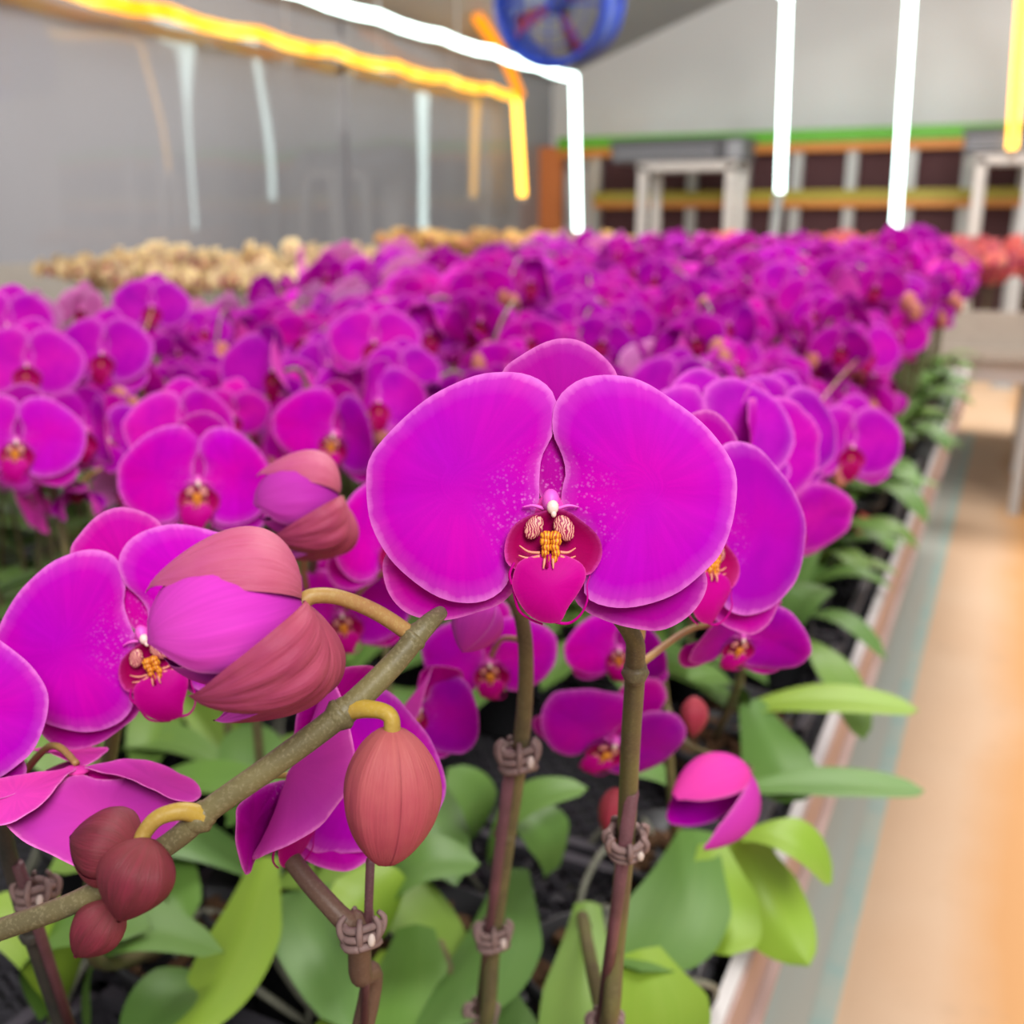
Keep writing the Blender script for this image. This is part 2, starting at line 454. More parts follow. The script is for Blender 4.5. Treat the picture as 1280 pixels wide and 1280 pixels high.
def parts(fr, sp, bk, n, rings, fold=0.0, sfold=0.0, ripple=0.0, seed=0, thick=1.6):
    d = {}
    def one(key, *a, **k):
        b = d.setdefault(key, MB()); tepal(b, *a, n=n, rings=rings, ripple=ripple, seed=seed + len(key), thick=thick, **k)
    one('dorsal_sepal', DORS, (-8 + 20, 120), zsep(-4, 8), sp, bk, fold=sfold)
    one('lateral_sepal', LAT_L, (-118, -72), zsep(-5, 10), sp, bk, fold=sfold)
    one('lateral_sepal_b', LAT_R, (110, -82), zsep(-6, 10), sp, bk, fold=sfold)
    one('petal', PET_L, (-113, 30), zpet(-1), fr, bk, fold=fold)
    one('petal_b', PET_R, (115, 28), zpet(1, 6), fr, bk, fold=fold)
    return d

def lip_meshes(fine=True):
    n = 48 if fine else 18; rg = RINGS if fine else RINGS_LO
    d = {}
    b = MB(); tepal(b, THROAT, (2, -38), z_throat, 'throat', 'lip', n=n, rings=rg)
    tepal(b, MIDL, (-3, -92), z_mid, 'lip' if fine else 'throat', 'lip', n=n, rings=rg)
    if fine:
        for pts in ([(694, 776, 16), (710, 777, 18), (724, 766, 24), (732, 748, 28), (732, 730, 26), (736, 718, 22)],
                    [(642, 735, 22), (648, 760, 18), (662, 772, 14), (678, 779, 10)],
                    [(640, 729, 24), (637, 716, 26), (643, 702, 26)]):
            b.tube([V((x - CX, CY - y, z)) * U for x, y, z in pts], [2.2 * U, 2 * U, 1.6 * U, 1.4 * U, 1 * U, .7 * U][:len(pts)], 'lip', 6)
    d['lip'] = b
    b = MB()
    if fine:
        for sx in (-1, 1):
            for k in range(5):
                b.ball(V((sx * (5 + (k % 2) * 1.5) - 1, -29 - k * 7, 26 + 5 - k * .8)) * U, V((8.4 - k * 1.0, 6.5, 7)) * U, 'callus', 10, 6)
    else: b.ball(V((-1, -42, 22)) * U, V((9, 12, 7)) * U, 'callus_far', 8, 5)
    d['callus'] = b
    if fine:
        b = MB()
        for cx, cy, rx, ry, tl in ((-21, -19, 11, 16, -.5), (16, -20, 12.5, 17, .45)):
            rot = Matrix.Rotation(tl, 3, 'Z')
            b.ball(V((cx, cy, 22)) * U, V((rx, ry, 5)) * U, 'lobe_marking', 16, 8, rot)
        d['lobe_marking'] = b
        b = MB()
        def st(*pp): b.tube([V((x - CX, CY - y, z)) * U for x, y, z in pp], [2.0 * U, 1.6 * U, .7 * U], 'marking', 6, 4)
        for y0, xe, ye in ((690, 649, 681), (694, 648, 693), (698, 655, 701)): st((674, y0, 27), (660, (y0 + ye) / 2 + 3, 25), (xe, ye, 26))
        for y0, xe, ye in ((689, 718, 684), (694, 718, 694), (698, 714, 702)): st((699, y0, 27), (709, (y0 + ye) / 2 + 3, 25), (xe, ye, 26))
        for x0, xe in ((680, 678), (690, 690)): st((x0, 697, 33), ((x0 + xe) / 2, 703, 36), (xe, 709, 37))
        b.tube([V((683 - CX, CY - 692, 34)) * U, V((682.5 - CX, CY - 708, 37)) * U], 1.8 * U, 'throat', 6)
        d['lip_marking'] = b
    b = MB()
    b.ball(V((0, 0, -5)) * U, V((22, 22, 7)) * U, 'petal_back', 12, 6)
    b.ball(V((0, 14, 14)) * U, V((11, 15, 12)) * U, 'column_pink', 14, 8)
    b.ball(V((2, 6, 25)) * U, V((7.5, 9, 7)) * U * (1 if fine else .75), 'column', 14, 8)
    if fine:
        b.ball(V((3, -2, 27)) * U, V((3.5, 5, 4)) * U, 'column', 10, 6)
        for sx in (-1, 1): b.tube([V((sx * 8, 4, 12)) * U, V((sx * 22, 8, 12)) * U, V((sx * 35, 6, 10)) * U], [3 * U, 2.2 * U, .8 * U], 'column_pink', 6, 4)
    d['column'] = b
    return d

LIPS = {k: b.mesh(k) for k, b in lip_meshes(True).items()}
FINE = {}
for key, (fo, sf, rp) in {'open': (0.0, 0.0, 1.0), 'cup': (.45, .25, 1.5), 'deep': (.95, .5, 2.5), 'flat': (-.2, -.25, 1.5)}.items():
    FINE[key] = {k: b.mesh(k.replace('_b', '')) for k, b in parts('petal', 'sepal', 'petal_back', 72, RINGS, fo, sf, rp, 3).items()}
def coarse(fr, bk, fold, sfold, seed, name='flower'):
    b = MB()
    for k, q in list(parts(fr, fr, bk, 26, RINGS_LO, fold, sfold, 5.0, seed, 1.2).items()) + list(lip_meshes(False).items()):
        k0 = len(b.v)
        for m in q.mats: b.mat(m)
        b.v += q.v; b.f += [tuple(k0 + i for i in f) for f in q.f]; b.mi += [b.mat(q.mats[i]) for i in q.mi]
        b.uv += q.uv; b.at += q.at; b.cl += q.cl
    return b.mesh(name)
FIELD = {}
for cname, fr, bk in (('magenta', 'petal_field', 'petal_back'), ('pale', 'petal_pale', 'petal_pale'), ('cream', 'petal_cream', 'petal_cream'),
                      ('apricot', 'petal_apricot', 'petal_apricot'), ('coral', 'petal_coral', 'petal_coral')):
    FIELD[cname] = [coarse(fr, bk, fo, sf, i) for i, (fo, sf) in enumerate(((0, 0), (.35, .1), (.8, .4), (-.25, -.3), (1.2, .8)))]

def frame(pos, n, roll=0, s=1.0, up=None):
    n = V(n).normalized(); up = V(up) if up is not None else (UP if abs(n.dot(UP)) < .95 else -FW)
    x = up.cross(n).normalized(); y = n.cross(x)
    a = math.radians(roll); x, y = x * math.cos(a) + y * math.sin(a), y * math.cos(a) - x * math.sin(a)
    return Matrix(((x.x * s, y.x * s, n.x * s, pos.x), (x.y * s, y.y * s, n.y * s, pos.y), (x.z * s, y.z * s, n.z * s, pos.z), (0, 0, 0, 1)))

# ------------------------------------------------------------------ buds
def shell(b, L, R, az, half, open_, mo, mi, prof=.75, skew=.85, s1=1.0, n=20, m=12, thick=.0006, keel=.04, taper=.45, folds=0.0):
    """a boat-shaped sepal or inner petal hinged at the base of a bud"""
    hd = V((math.cos(az), math.sin(az), 0)); axis = V((0, 0, 1)).cross(hd); rot = Matrix.Rotation(open_, 3, axis)
    out, inn, uvs, rim = [], [], [], []
    for i in range(n + 1):
        s = i / n * s1
        r = R * math.sin(PI * min(.999, s) ** skew) ** prof if 0 < s < 1 else 0
        w = half * (1 if s < .75 else (1 - ((s - .75) / .25) ** 2 * taper))
        for j in range(m + 1):
            t = j / m * 2 - 1; a = az + t * w
            rr = r * (1 + keel * (1 - abs(t)) ** 3 - .05 * abs(t) ** 6 + folds * (math.sin(11 * t + 3 * s) + .7 * math.sin(19 * t - 5 * s + 1) + .5 * math.sin(31 * t + 7 * s)) * min(1, 3 * s))
            p = V((rr * math.cos(a), rr * math.sin(a), s * L))
            q = V(((rr - thick * min(1, 4 * s)) * math.cos(a), (rr - thick * min(1, 4 * s)) * math.sin(a), s * L))
            out.append(rot @ p); inn.append(rot @ (q if abs(t) < 1 else p)); uvs.append((t * .5 + .5, s)); rim.append(max(abs(t), .9 if s > .97 else 0))
    k = m + 1
    fs = [(i * k + j, i * k + j + 1, (i + 1) * k + j + 1, (i + 1) * k + j) for i in range(n) for j in range(m)]
    b.add(out, fs, mo, uvs, rim); b.add(inn, [tuple(reversed(f)) for f in fs], mi, uvs, rim)

def axis_frame(pos, ax, toward):
    """matrix whose +Z runs along ax and whose +X leans toward a direction"""
    z = V(ax).normalized(); x = V(toward); x = (x - z * x.dot(z)).normalized(); y = z.cross(x)
    return Matrix(((x.x, y.x, z.x, pos.x), (x.y, y.y, z.y, pos.y), (x.z, y.z, z.z, pos.z), (0, 0, 0, 1)))

def closed_bud(parent, org, base, tip, R, mat, spin=0.0, name='bud', prof=.75, skew=.85):
    """three overlapping sepals closed over each other"""
    base, tip = V(base), V(tip); L = (tip - base).length
    e = empty(name, (0, 0, 0), parent); Mx = axis_frame(base - org, tip - base, -FW); e.matrix_basis = Mx
    for k in range(3):
        b = MB(); shell(b, L, R * (1.0 + .045 * k), spin + k * 2 * PI / 3, PI / 3 + .16, .0, mat, mat, prof, skew, n=28, m=24, taper=0, keel=.09, folds=.007)
        b.obj('sepal', e)
    return e

# ------------------------------------------------------------------ leaves
def leaf_mesh(base, tip, width, arch=.02, side=None, fold=.25, mat='leaf', n=16, twist=0.0, blunt=.5):
    base, tip = V(base), V(tip); d = tip - base; L = d.length
    sd = V(side) if side is not None else d.cross(V((0, 0, 1)))
    sd = (sd - d * (sd.dot(d) / d.length_squared)).normalized(); up = sd.cross(d).normalized()
    if up.z < 0 and side is None: up = -up
    b = MB(); top, bot, uvs = [], [], []; m = 8
    for i in range(n + 1):
        s = i / n
        w = width * .5 * min(1, (.38 + 1.5 * s)) * max(0.0, 1 - max(0, (s - .45) / .55) ** 2.6) ** blunt
        c = base + d * s + up * arch * 4 * s * (1 - s)
        a = twist * s; sx = sd * math.cos(a) + up * math.sin(a); ux = up * math.cos(a) - sd * math.sin(a)
        for j in range(m + 1):
            t = j / m * 2 - 1
            h = fold * w * (abs(t) ** 1.3 - .5) - .10 * w * abs(t) ** 4
            p = c + sx * (t * w) + ux * h
            top.append(p); bot.append(p - ux * .0012 * (1 - abs(t) ** 4)); uvs.append((t * .5 + .5, s))
    k = m + 1; fs = [(i * k + j, (i + 1) * k + j, (i + 1) * k + j + 1, i * k + j + 1) for i in range(n) for j in range(m)]
    b.add(top, fs, mat, uvs); b.add(bot, [tuple(reversed(f)) for f in fs], mat, uvs)
    return b.mesh('leaf')

# ------------------------------------------------------------------ plants
BENCH = .62; POTZ = BENCH + .012
def pot_meshes():
    b = MB(); b.lathe([(.0, 0), (.040, 0), (.042, .004), (.052, .092), (.056, .094), (.056, .104), (.052, .104), (.050, .088), (.0, .084)], 'pot', 20)
    c = MB(); r = random.Random(3)
    for _ in range(40):
        a, q = r.uniform(0, 6.28), .046 * math.sqrt(r.random())
        c.box((q * math.cos(a), q * math.sin(a), .090 + r.uniform(-.004, .006)), (r.uniform(.008, .02), r.uniform(.006, .012), r.uniform(.004, .008)), 'bark',
              Matrix.Rotation(r.uniform(0, 3), 3, 'Z') @ Matrix.Rotation(r.uniform(-.5, .5), 3, 'X'))
    return b.mesh('pot'), c.mesh('bark_chips', False)
POT, CHIPS = pot_meshes()
def new_plant(x, y, label, cat='orchid', group=None, z=POTZ, chips=True):
    e = empty('moth_orchid', (x, y, z)); tag(e, label, cat, group)
    p = put('pot', POT, e)
    if chips: put('bark_chips', CHIPS, p)['kind'] = 'stuff'
    return e
def org(e): return V(e.location)
def stem(e, pts, rad, mat='stem', name='flower_stem', n=12, nodes_=(), sub=8):
    b = MB(); b.tube([V(p) - org(e) for p in pts], rad, mat, n, sub)
    for p, r, ax in nodes_:
        p = V(p) - org(e)
        rot = V(ax).to_track_quat('Z', 'Y').to_matrix(); b.ball(p, (r, r, r * 1.3), mat, 12, 8, rot)
        b.lathe([(r * .8, -r * .9), (r * 1.15, -r * .2), (r * 1.05, r * .1), (r * .8, r * .2)], mat, 12, p, rot)
    return b.obj(name, e)
def leaf(e, base, tip, width, **k):
    o = org(e); return put('leaf', leaf_mesh(V(base) - o, V(tip) - o, width, **k), e)
def bloom(e, pos, n, roll=0, s=1.0, kind='open', stem_pt=None, label=None):
    """a close flower with every tepal a piece of its own"""
    f = empty('flower', (0, 0, 0), e); f.matrix_basis = frame(V(pos) - org(e), n, roll, s)
    if label: f['label'] = label
    for k, me in FINE[kind].items(): put(k.replace('_b', ''), me, f)
    for k, me in LIPS.items(): put(k, me, f)
    nn = V(n).normalized()
    if stem_pt is not None:
        a, c = V(pos) - nn * .004 * s, V(stem_pt); b = MB()
        mid = a.lerp(c, .4) - nn * .012
        b.tube([p - org(e) for p in (a, mid, c)], [.0012, .0014, .0016], 'pedicel', 8, 8); b.obj('flower_stalk', e)
    return f
def bloom_far(e, pos, n, roll=0, s=1.0, kind=0, col='magenta', stem_pt=None):
    f = put('flower', FIELD[col][kind], e); f.matrix_basis = frame(V(pos) - org(e), n, roll, s)
    if stem_pt is not None:
        a, c = V(pos) - V(n).normalized() * .004, V(stem_pt); b = MB()
        b.tube([p - org(e) for p in (a, a.lerp(c, .4) - V(n).normalized() * .01, c)], .0014, 'pedicel', 6, 4); b.obj('flower_stalk', e)
    return f
def whorl(e, k, seed, L=(.14, .20), W=(.05, .07), mat='leaf', skip=None, z0=.10):
    r = random.Random(seed); a0 = r.uniform(0, 6.28)
    for i in range(k):
        a = a0 + i * PI + (i // 2) * .7 + r.uniform(-.3, .3)
        if skip and skip(a): continue
        l = r.uniform(*L); d = V((math.cos(a), math.sin(a), 0))
        b0 = V((0, 0, z0 + .006 * i)) + d * .008
        put('leaf', leaf_mesh(b0, b0 + d * l + V((0, 0, r.uniform(-.03, .07))), r.uniform(*W), arch=r.uniform(.02, .045), mat=mat, fold=r.uniform(.15, .4)), e)
def stake(e, a, b_, r=.0028, mat='stake'):
    m = MB(); m.tube([V(a) - org(e), V(b_) - org(e)], r, mat, 8, 1); return m.obj('stake', e)
CLIP = None
def clip(e, p, ax, s=1.0):
    """raffia-like clip: two wound loops with a crown of blunt prongs"""
    global CLIP
    if CLIP is None:
        b = MB(); c = MB(); r = random.Random(5)
        for z in (-.0035, 0, .0035):
            b.tube([V((.0068 * math.cos(a), .0068 * math.sin(a), z + .0008 * math.sin(2 * a))) for a in [2 * PI * k / 14 for k in range(15)]], .0016, 'clip', 6, 2)
        for k in range(7):
            a = 2 * PI * k / 7 + r.uniform(-.2, .2); d = V((math.cos(a), math.sin(a), 0))
            b.tube([d * .006 + V((0, 0, -.003)), d * .0085 + V((0, 0, .001)), d * .0088 + V((0, 0, .005)), d * .0065 + V((0, 0, .0075))], [.0015, .0014, .0013, .001], 'clip', 6, 4)
        for a in (.6, 2.2): b.ball(V((.0085 * math.cos(a), .0085 * math.sin(a), 0)), (.0016, .0016, .0026), 'clip_tip', 8, 6)
        CLIP = b.mesh('clip')
    o = put('clip', CLIP, e); o.matrix_basis = axis_frame(V(p) - org(e), ax, -FW) @ Matrix.Diagonal((s, s, s, 1))
    return o

# ================================================================== THE SETTING
WX, EAVE, YB, Y0 = -5.0, 2.70, 11.4, 1.4
RIDGE_X, SLOPE = 1.2, .36
def roof_z(x): return EAVE + (x - WX) * SLOPE if x < RIDGE_X else EAVE + (RIDGE_X - WX) * SLOPE - (x - RIDGE_X) * SLOPE
RX = at_z(905, 1280, .67).x          # the rail's top edge
b = MB(); b.box((-.5, 5.2, -.03), (10.4, 13.2, .06), 'concrete'); structure(b.obj('floor', smooth=False))
xa0, xa1 = at_z(1011, 1280, .002).x, at_z(1043, 1280, .002).x
b = MB(); b.box(((xa0 + xa1) / 2, 3, .002), (xa1 - xa0, 7.2, .004), 'painted_line'); structure(b.obj('trim_1', smooth=False))
b = MB(); b.box(((xa0 + xa0 - .5) / 2, 3, .001), (.5, 7.2, .003), 'pale_floor'); structure(b.obj('trim_2', smooth=False))
b = MB(); b.box((WX - .02, (Y0 + YB) / 2, (1.0 + EAVE) / 2), (.03, YB - Y0, EAVE - 1.0), 'film'); structure(b.obj('wall_left', smooth=False))
b = MB(); b.box((WX - .03, (Y0 + YB) / 2, .5), (.12, YB - Y0, 1.0), 'low_wall'); structure(b.obj('baseboard_left', smooth=False))
for k, px in enumerate((435,)):
    y = at_x(px, 200, WX).y
    b = MB(); b.box((WX + .02, y, EAVE / 2), (.04, .07, EAVE), 'film'); structure(b.obj('trim_%d' % (k + 3), smooth=False))
b = MB()      # gable: pale film above, closed to the roof line
XR = 4.2
gp = [(WX, 0), (XR, 0), (XR, roof_z(XR)), (RIDGE_X, roof_z(RIDGE_X)), (WX, EAVE)]
vs = [V((x, YB, z)) for x, z in gp] + [V((x, YB + .06, z)) for x, z in gp]; k = len(gp)
b.add(vs, [tuple(range(k)), tuple(range(2 * k - 1, k - 1, -1))] + [(i, k + i, k + (i + 1) % k, (i + 1) % k) for i in range(k)], 'gable_film')
structure(b.obj('wall_back', smooth=False))
b = MB()
for xa, xb in ((WX - .1, RIDGE_X), (RIDGE_X, XR)):
    vs = [V((x, y, roof_z(x) + h)) for x in (xa, xb) for y in (Y0, YB + .1) for h in (0, .05)]
    b.add(vs, [(0, 1, 3, 2), (4, 6, 7, 5), (0, 4, 5, 1), (2, 3, 7, 6), (0, 2, 6, 4), (1, 5, 7, 3)], 'roof_film')
structure(b.obj('ceiling', smooth=False))

# cooling pad wall across the back: dark pads in pale mullions, green and orange rails
YP = 11.15
zt = at_y(960, 176, YP).z; zm = at_y(960, 249, YP).z; xl = at_y(702, 200, YP).x
pad = empty('cooling_pad_wall', (xl, YP, 0)); tag(pad, 'long dark brown cooling pad wall with pale uprights under the white gable', 'cooling pad')
def rel(o, name, fn, smooth=False):
    b = MB(); fn(b); l = V(o.location); b.v = [v - l for v in b.v]; return b.obj(name, o, smooth)
mx = [at_y(px, 220, YP).x for px in (747, 808, 867, 932, 997, 1065, 1138, 1210, 1281)] + [.6, 1.2, 1.8, 2.4, 3.0]
for i in range(len(mx) - 1):
    rel(pad, 'pad', lambda b: b.box(((mx[i] + mx[i + 1]) / 2, YP + .06, zt / 2), (mx[i + 1] - mx[i] - .06, .10, zt - .04), 'cooling_pad'))
for x in mx: rel(pad, 'upright', lambda b: b.box((x, YP - .02, zt / 2), (.105, .10, zt), 'galvanised'))
rel(pad, 'top_rail', lambda b: (b.box(((xl + 3) / 2, YP - .04, zt + .03), (3 - xl, .16, .12), 'green_trim')))
rel(pad, 'gutter', lambda b: (b.box(((xl + 3) / 2, YP - .05, zt - .08), (3 - xl, .12, .08), 'orange_trim')))
rel(pad, 'middle_rail', lambda b: (b.box(((mx[0] + 3) / 2, YP - .08, zm + .035), (3 - mx[0], .08, .10), 'olive_trim')))
rel(pad, 'middle_lip', lambda b: (b.box(((mx[0] + 3) / 2, YP - .08, zm - .05), (3 - mx[0], .07, .07), 'orange_trim')))
rel(pad, 'end_post', lambda b: b.box((at_y(690, 200, YP).x, YP - .03, zt / 2), (.28, .12, zt), 'post_orange'))

def unit(px0, px1, py0, py1, legs, yrail, y, label):
    a, c = at_y(px0, py1, y), at_y(px1, py0, y); zr = at_y((legs[0] + legs[1]) / 2, yrail, y).z
    o = empty('cooling_unit', ((a.x + c.x) / 2, y, 0)); tag(o, label, 'cooling unit', 'cooling units on white stands')
    zb = zr + .04; w = c.x - a.x; h = max(.18, c.z - a.z)
    rel(o, 'housing', lambda b: (b.box(((a.x + c.x) / 2, y, zb + h / 2), (w, .55, h), 'unit_dark'),
                                 b.box(((a.x + c.x) / 2, y, zb + h + .012), (w + .04, .59, .03), 'unit_dark')))
    rel(o, 'grille', lambda b: [b.box(((a.x + c.x) / 2 - w * .08, y - .285, zb + h * (k + .8) / 5.5), (w * .78, .02, h * .09), 'unit_light') for k in range(4)])
    rel(o, 'side_panel', lambda b: b.box((c.x - .06, y - .282, zb + h / 2), (.14, .02, h * .9), 'unit_light'))
    lx = [at_y(q, 220, y).x for q in legs]
    for x in lx:
        for dy in (-.22, .22): rel(o, 'leg', lambda b: b.box((x, y + dy, zr / 2), (.085, .07, zr), 'white_steel'))
    for dy in (-.22, .22): rel(o, 'crossbar', lambda b: b.box((sum(lx) / 2, y + dy, zr), (lx[1] - lx[0] + .11, .07, .09), 'white_steel'))
    return o
unit(776, 936, 172, 200, (813, 921), 208, 10.3, 'long dark grey cooling unit on a white stand before the brown pads')
unit(1206, 1330, 160, 190, (1226, 1320), 199, 10.3, 'dark cooling unit on a white stand at the end of the aisle')

# ------------------------------------------------------------------ light ropes
YL = 10.0
def rope(name, pts_sets, mat, r, label, caps=True, lumps=0.0):
    p0 = V(pts_sets[-1][-1]); o = empty(name, p0); tag(o, label, 'light', 'light ropes hung along the house')
    for nm, pts in pts_sets_named(pts_sets):
        b = MB()
        b.tube([V(p) - p0 for p in pts], r, 'led_gold' if mat == 'led_yellow' and nm == 'drop' else mat, 10, 1); b.obj(nm, o)
    b = MB(); p = V(pts_sets[-1][-1]) - p0; b.tube([p + V((0, 0, .01)), p - V((0, 0, .05))], r * .8, 'clip_tip', 8, 1); b.obj('end_cap', o)
    top = V(pts_sets[0][0]); L = V(pts_sets[0][-1]) - top
    for k in range(4):
        q = V(pts_sets[0][-1]) - L * (.02 + k * .16); b = MB()
        b.tube([q - p0, V((q.x, q.y, max(q.z + .05, roof_z(q.x) - .005))) - p0], .006, 'grey_steel', 6, 1); b.obj('hanger', o)
    return o
def pts_sets_named(ps): return zip(('run', 'drop') if len(ps) == 2 else ('run', 'slope', 'drop'), ps)
def sag(a, b_, n, s):
    return [V(a).lerp(V(b_), i / n) - V((0, 0, s * abs(math.sin(i * PI / 3)))) for i in range(n + 1)]
t1, d1 = at_y(718, 96, YL), at_y(722, 288, YL)
rope('light_rope', [sag((t1.x, 3.0, t1.z), t1, 24, .02), [t1, d1]], 'led_white', .036, 'white light rope that drops just below the blue fan')
t2, d2 = at_y(984, -6, YL), at_y(975, 240, YL)
rope('light_rope', [sag((t2.x, 3.5, t2.z), t2, 20, .02), [t2, d2]], 'led_white', .036, 'white light rope whose drop ends on a thin pole')
t3 = at_y(1140, -30, YL); d3 = at_y(1118, 298, YL)
rope('light_rope', [sag((t3.x, 3.5, t3.z), t3, 20, .02), [t3, d3]], 'led_white', .038, 'white light rope that drops nearly to the coral flowers')
ty, dy_ = at_y(645, 118, YL), at_y(653, 245, YL)
rope('light_rope', [sag((ty.x, 2.6, ty.z), ty, 26, .03), [ty, dy_]], 'led_yellow', .042, 'long yellow light rope along the grey film wall')
ta, da = at_y(1280, -30, YL), at_y(1265, 186, YL)
rope('light_rope', [sag((ta.x, 4.5, ta.z), ta, 12, .02), [ta, da]], 'led_yellow', .042, 'yellow light rope hanging over the aisle by the end unit')
rr = ray(597, 22); k = (EAVE - .05 - CAM.z - (CAM.x - WX) * -SLOPE) / (rr.z - SLOPE * rr.x); ra, rb = CAM + rr * k, at_y(650, 118, YL - .05)
o = empty('amber_light_rope', rb); tag(o, 'short slanting amber light rope beneath the blue fan', 'light')
b = MB(); b.tube([ra - rb, ra.lerp(rb, .5) + V((.03, 0, .02)) - rb, V((0, 0, 0))], .05, 'led_amber', 10, 6); b.obj('tube', o)
b = MB(); b.tube([ra - rb, V((ra.x, ra.y, roof_z(ra.x) - .005)) - rb], .008, 'grey_steel', 6, 1); b.obj('hanger', o)
pp = at_y(973, 243, YL); b = MB(); pf = at_y(966, 310, YL)
b.tube([pp, V((pf.x + (pf.x - pp.x) * 2, YL, .02))], .045, 'galvanised', 10, 1)
tag(b.obj('support_pole'), 'thin leaning grey pole under the end of a white light rope', 'pole')
pq = at_y(1278, 250, 8.6); b = MB(); b.box((pq.x + .03, 8.6, 1.0), (.07, .07, 2.0), 'galvanised'); b.box((pq.x + .03, 8.6, .01), (.16, .16, .02), 'galvanised')
tag(b.obj('steel_post', smooth=False), 'upright grey steel post at the far end of the aisle', 'post')

# ------------------------------------------------------------------ blue drum fan
fc = P(697, 4, 6.0); fo = empty('drum_fan', fc); tag(fo, 'round blue drum fan hanging from the roof', 'fan')
fax = (N(-.36, -.42, .83)); Rf = Matrix.Identity(4); fm = axis_frame(V((0, 0, 0)), fax, RT).to_3x3()
R_ = .33
def fpart(name, fn, par=fo):
    b = MB(); fn(b); b.v = [fm @ v for v in b.v]; return b.obj(name, par)
fpart('housing', lambda b: b.lathe([(R_, .16), (R_ + .02, .14), (R_ + .015, .10), (R_, .08), (R_, -.20), (R_ + .015, -.22), (R_ + .01, -.26), (R_ - .015, -.26), (R_ - .02, -.2), (R_ - .02, .14), (R_, .16)], 'fan_blue', 40))
def grl(b):
    for k in range(4): b.tube([V(((.09 + k * .07) * math.cos(a), (.09 + k * .07) * math.sin(a), .15)) for a in [2 * PI * i / 24 for i in range(25)]], .004, 'fan_blue', 5, 1)
    for k in range(4): b.tube([V((R_ * math.cos(k * PI / 4), R_ * math.sin(k * PI / 4), .155)), V((-R_ * math.cos(k * PI / 4), -R_ * math.sin(k * PI / 4), .155))], .006, 'fan_blue', 5, 1)
fpart('grille', grl)
for k in range(4):
    def bl(b):
        a = k * PI / 2 + .5; rt = Matrix.Rotation(a, 3, 'Z') @ Matrix.Rotation(.6, 3, 'X')
        b.add([rt @ V(p) for p in ((.05, -.03, 0), (.28, -.09, 0), (.30, .06, 0), (.05, .03, 0), (.05, -.03, .006), (.28, -.09, .006), (.30, .06, .006), (.05, .03, .006))],
              [(0, 3, 2, 1), (4, 5, 6, 7), (0, 1, 5, 4), (1, 2, 6, 5), (2, 3, 7, 6), (3, 0, 4, 7)], 'fan_red')
    fpart('blade', bl)
fpart('motor', lambda b: b.lathe([(0, .08), (.05, .07), (.065, .03), (.065, -.14), (.04, -.18), (0, -.18)], 'fan_dark', 20))
b = MB(); zr = roof_z(fc.x) - fc.z
for s in (-1, 1): b.tube([RT * (s * (R_ + .02)), RT * (s * (R_ + .03)) + V((0, 0, .38)), V((0, 0, .42))], .014, 'fan_dark', 8, 4)
b.tube([V((0, 0, .41)), V((0, 0, zr - .01))], .014, 'fan_dark', 8, 1); b.obj('bracket', fo)

# ------------------------------------------------------------------ benches
def bench(x0, x1, y0, y1, label, side=False):
    o = empty('growing_bench', ((x0 + x1) / 2, (y0 + y1) / 2, 0)); tag(o, label, 'bench', 'long growing benches')
    cx, cy, w, l = (x0 + x1) / 2, (y0 + y1) / 2, x1 - x0, y1 - y0
    rel(o, 'bench_top', lambda b: b.box((cx, cy, BENCH - .015), (w, l, .03), 'bench_dark'))
    for x in (x0, x1):
        s = 1 if x == x1 else -1
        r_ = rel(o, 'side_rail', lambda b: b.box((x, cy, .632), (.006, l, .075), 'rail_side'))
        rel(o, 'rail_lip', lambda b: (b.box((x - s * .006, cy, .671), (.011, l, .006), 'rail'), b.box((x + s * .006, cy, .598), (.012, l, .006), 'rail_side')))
    for y in (y0, y1): rel(o, 'end_rail', lambda b: b.box((cx, y, .63), (w, .02, .09), 'rail'))
    k = max(2, int(l / 1.6))
    for i in range(k + 1):
        for x in (x0 + .25, x1 - .25): rel(o, 'leg', lambda b: b.box((x, y0 + .1 + (l - .2) * i / k, (BENCH - .03) / 2), (.04, .04, BENCH - .03), 'galvanised'))
    return o
bench(-2.15, RX, -.3, 4.35, 'long bench of magenta orchids edged by a pale metal rail')
bench(-4.35, -2.5, 3.3, 9.2, 'growing bench of cream and apricot orchids along the grey film wall')
o = bench(-1.5, .35, 4.72, 6.6, 'pale growing bench across the aisle end under the coral orchids')
rel(o, 'end_panel', lambda b: (b.box((-.575, 4.69, .80), (1.85, .04, .15), 'tan_steel'), b.box((-.575, 4.66, .71), (1.9, .10, .04), 'tan_steel')))

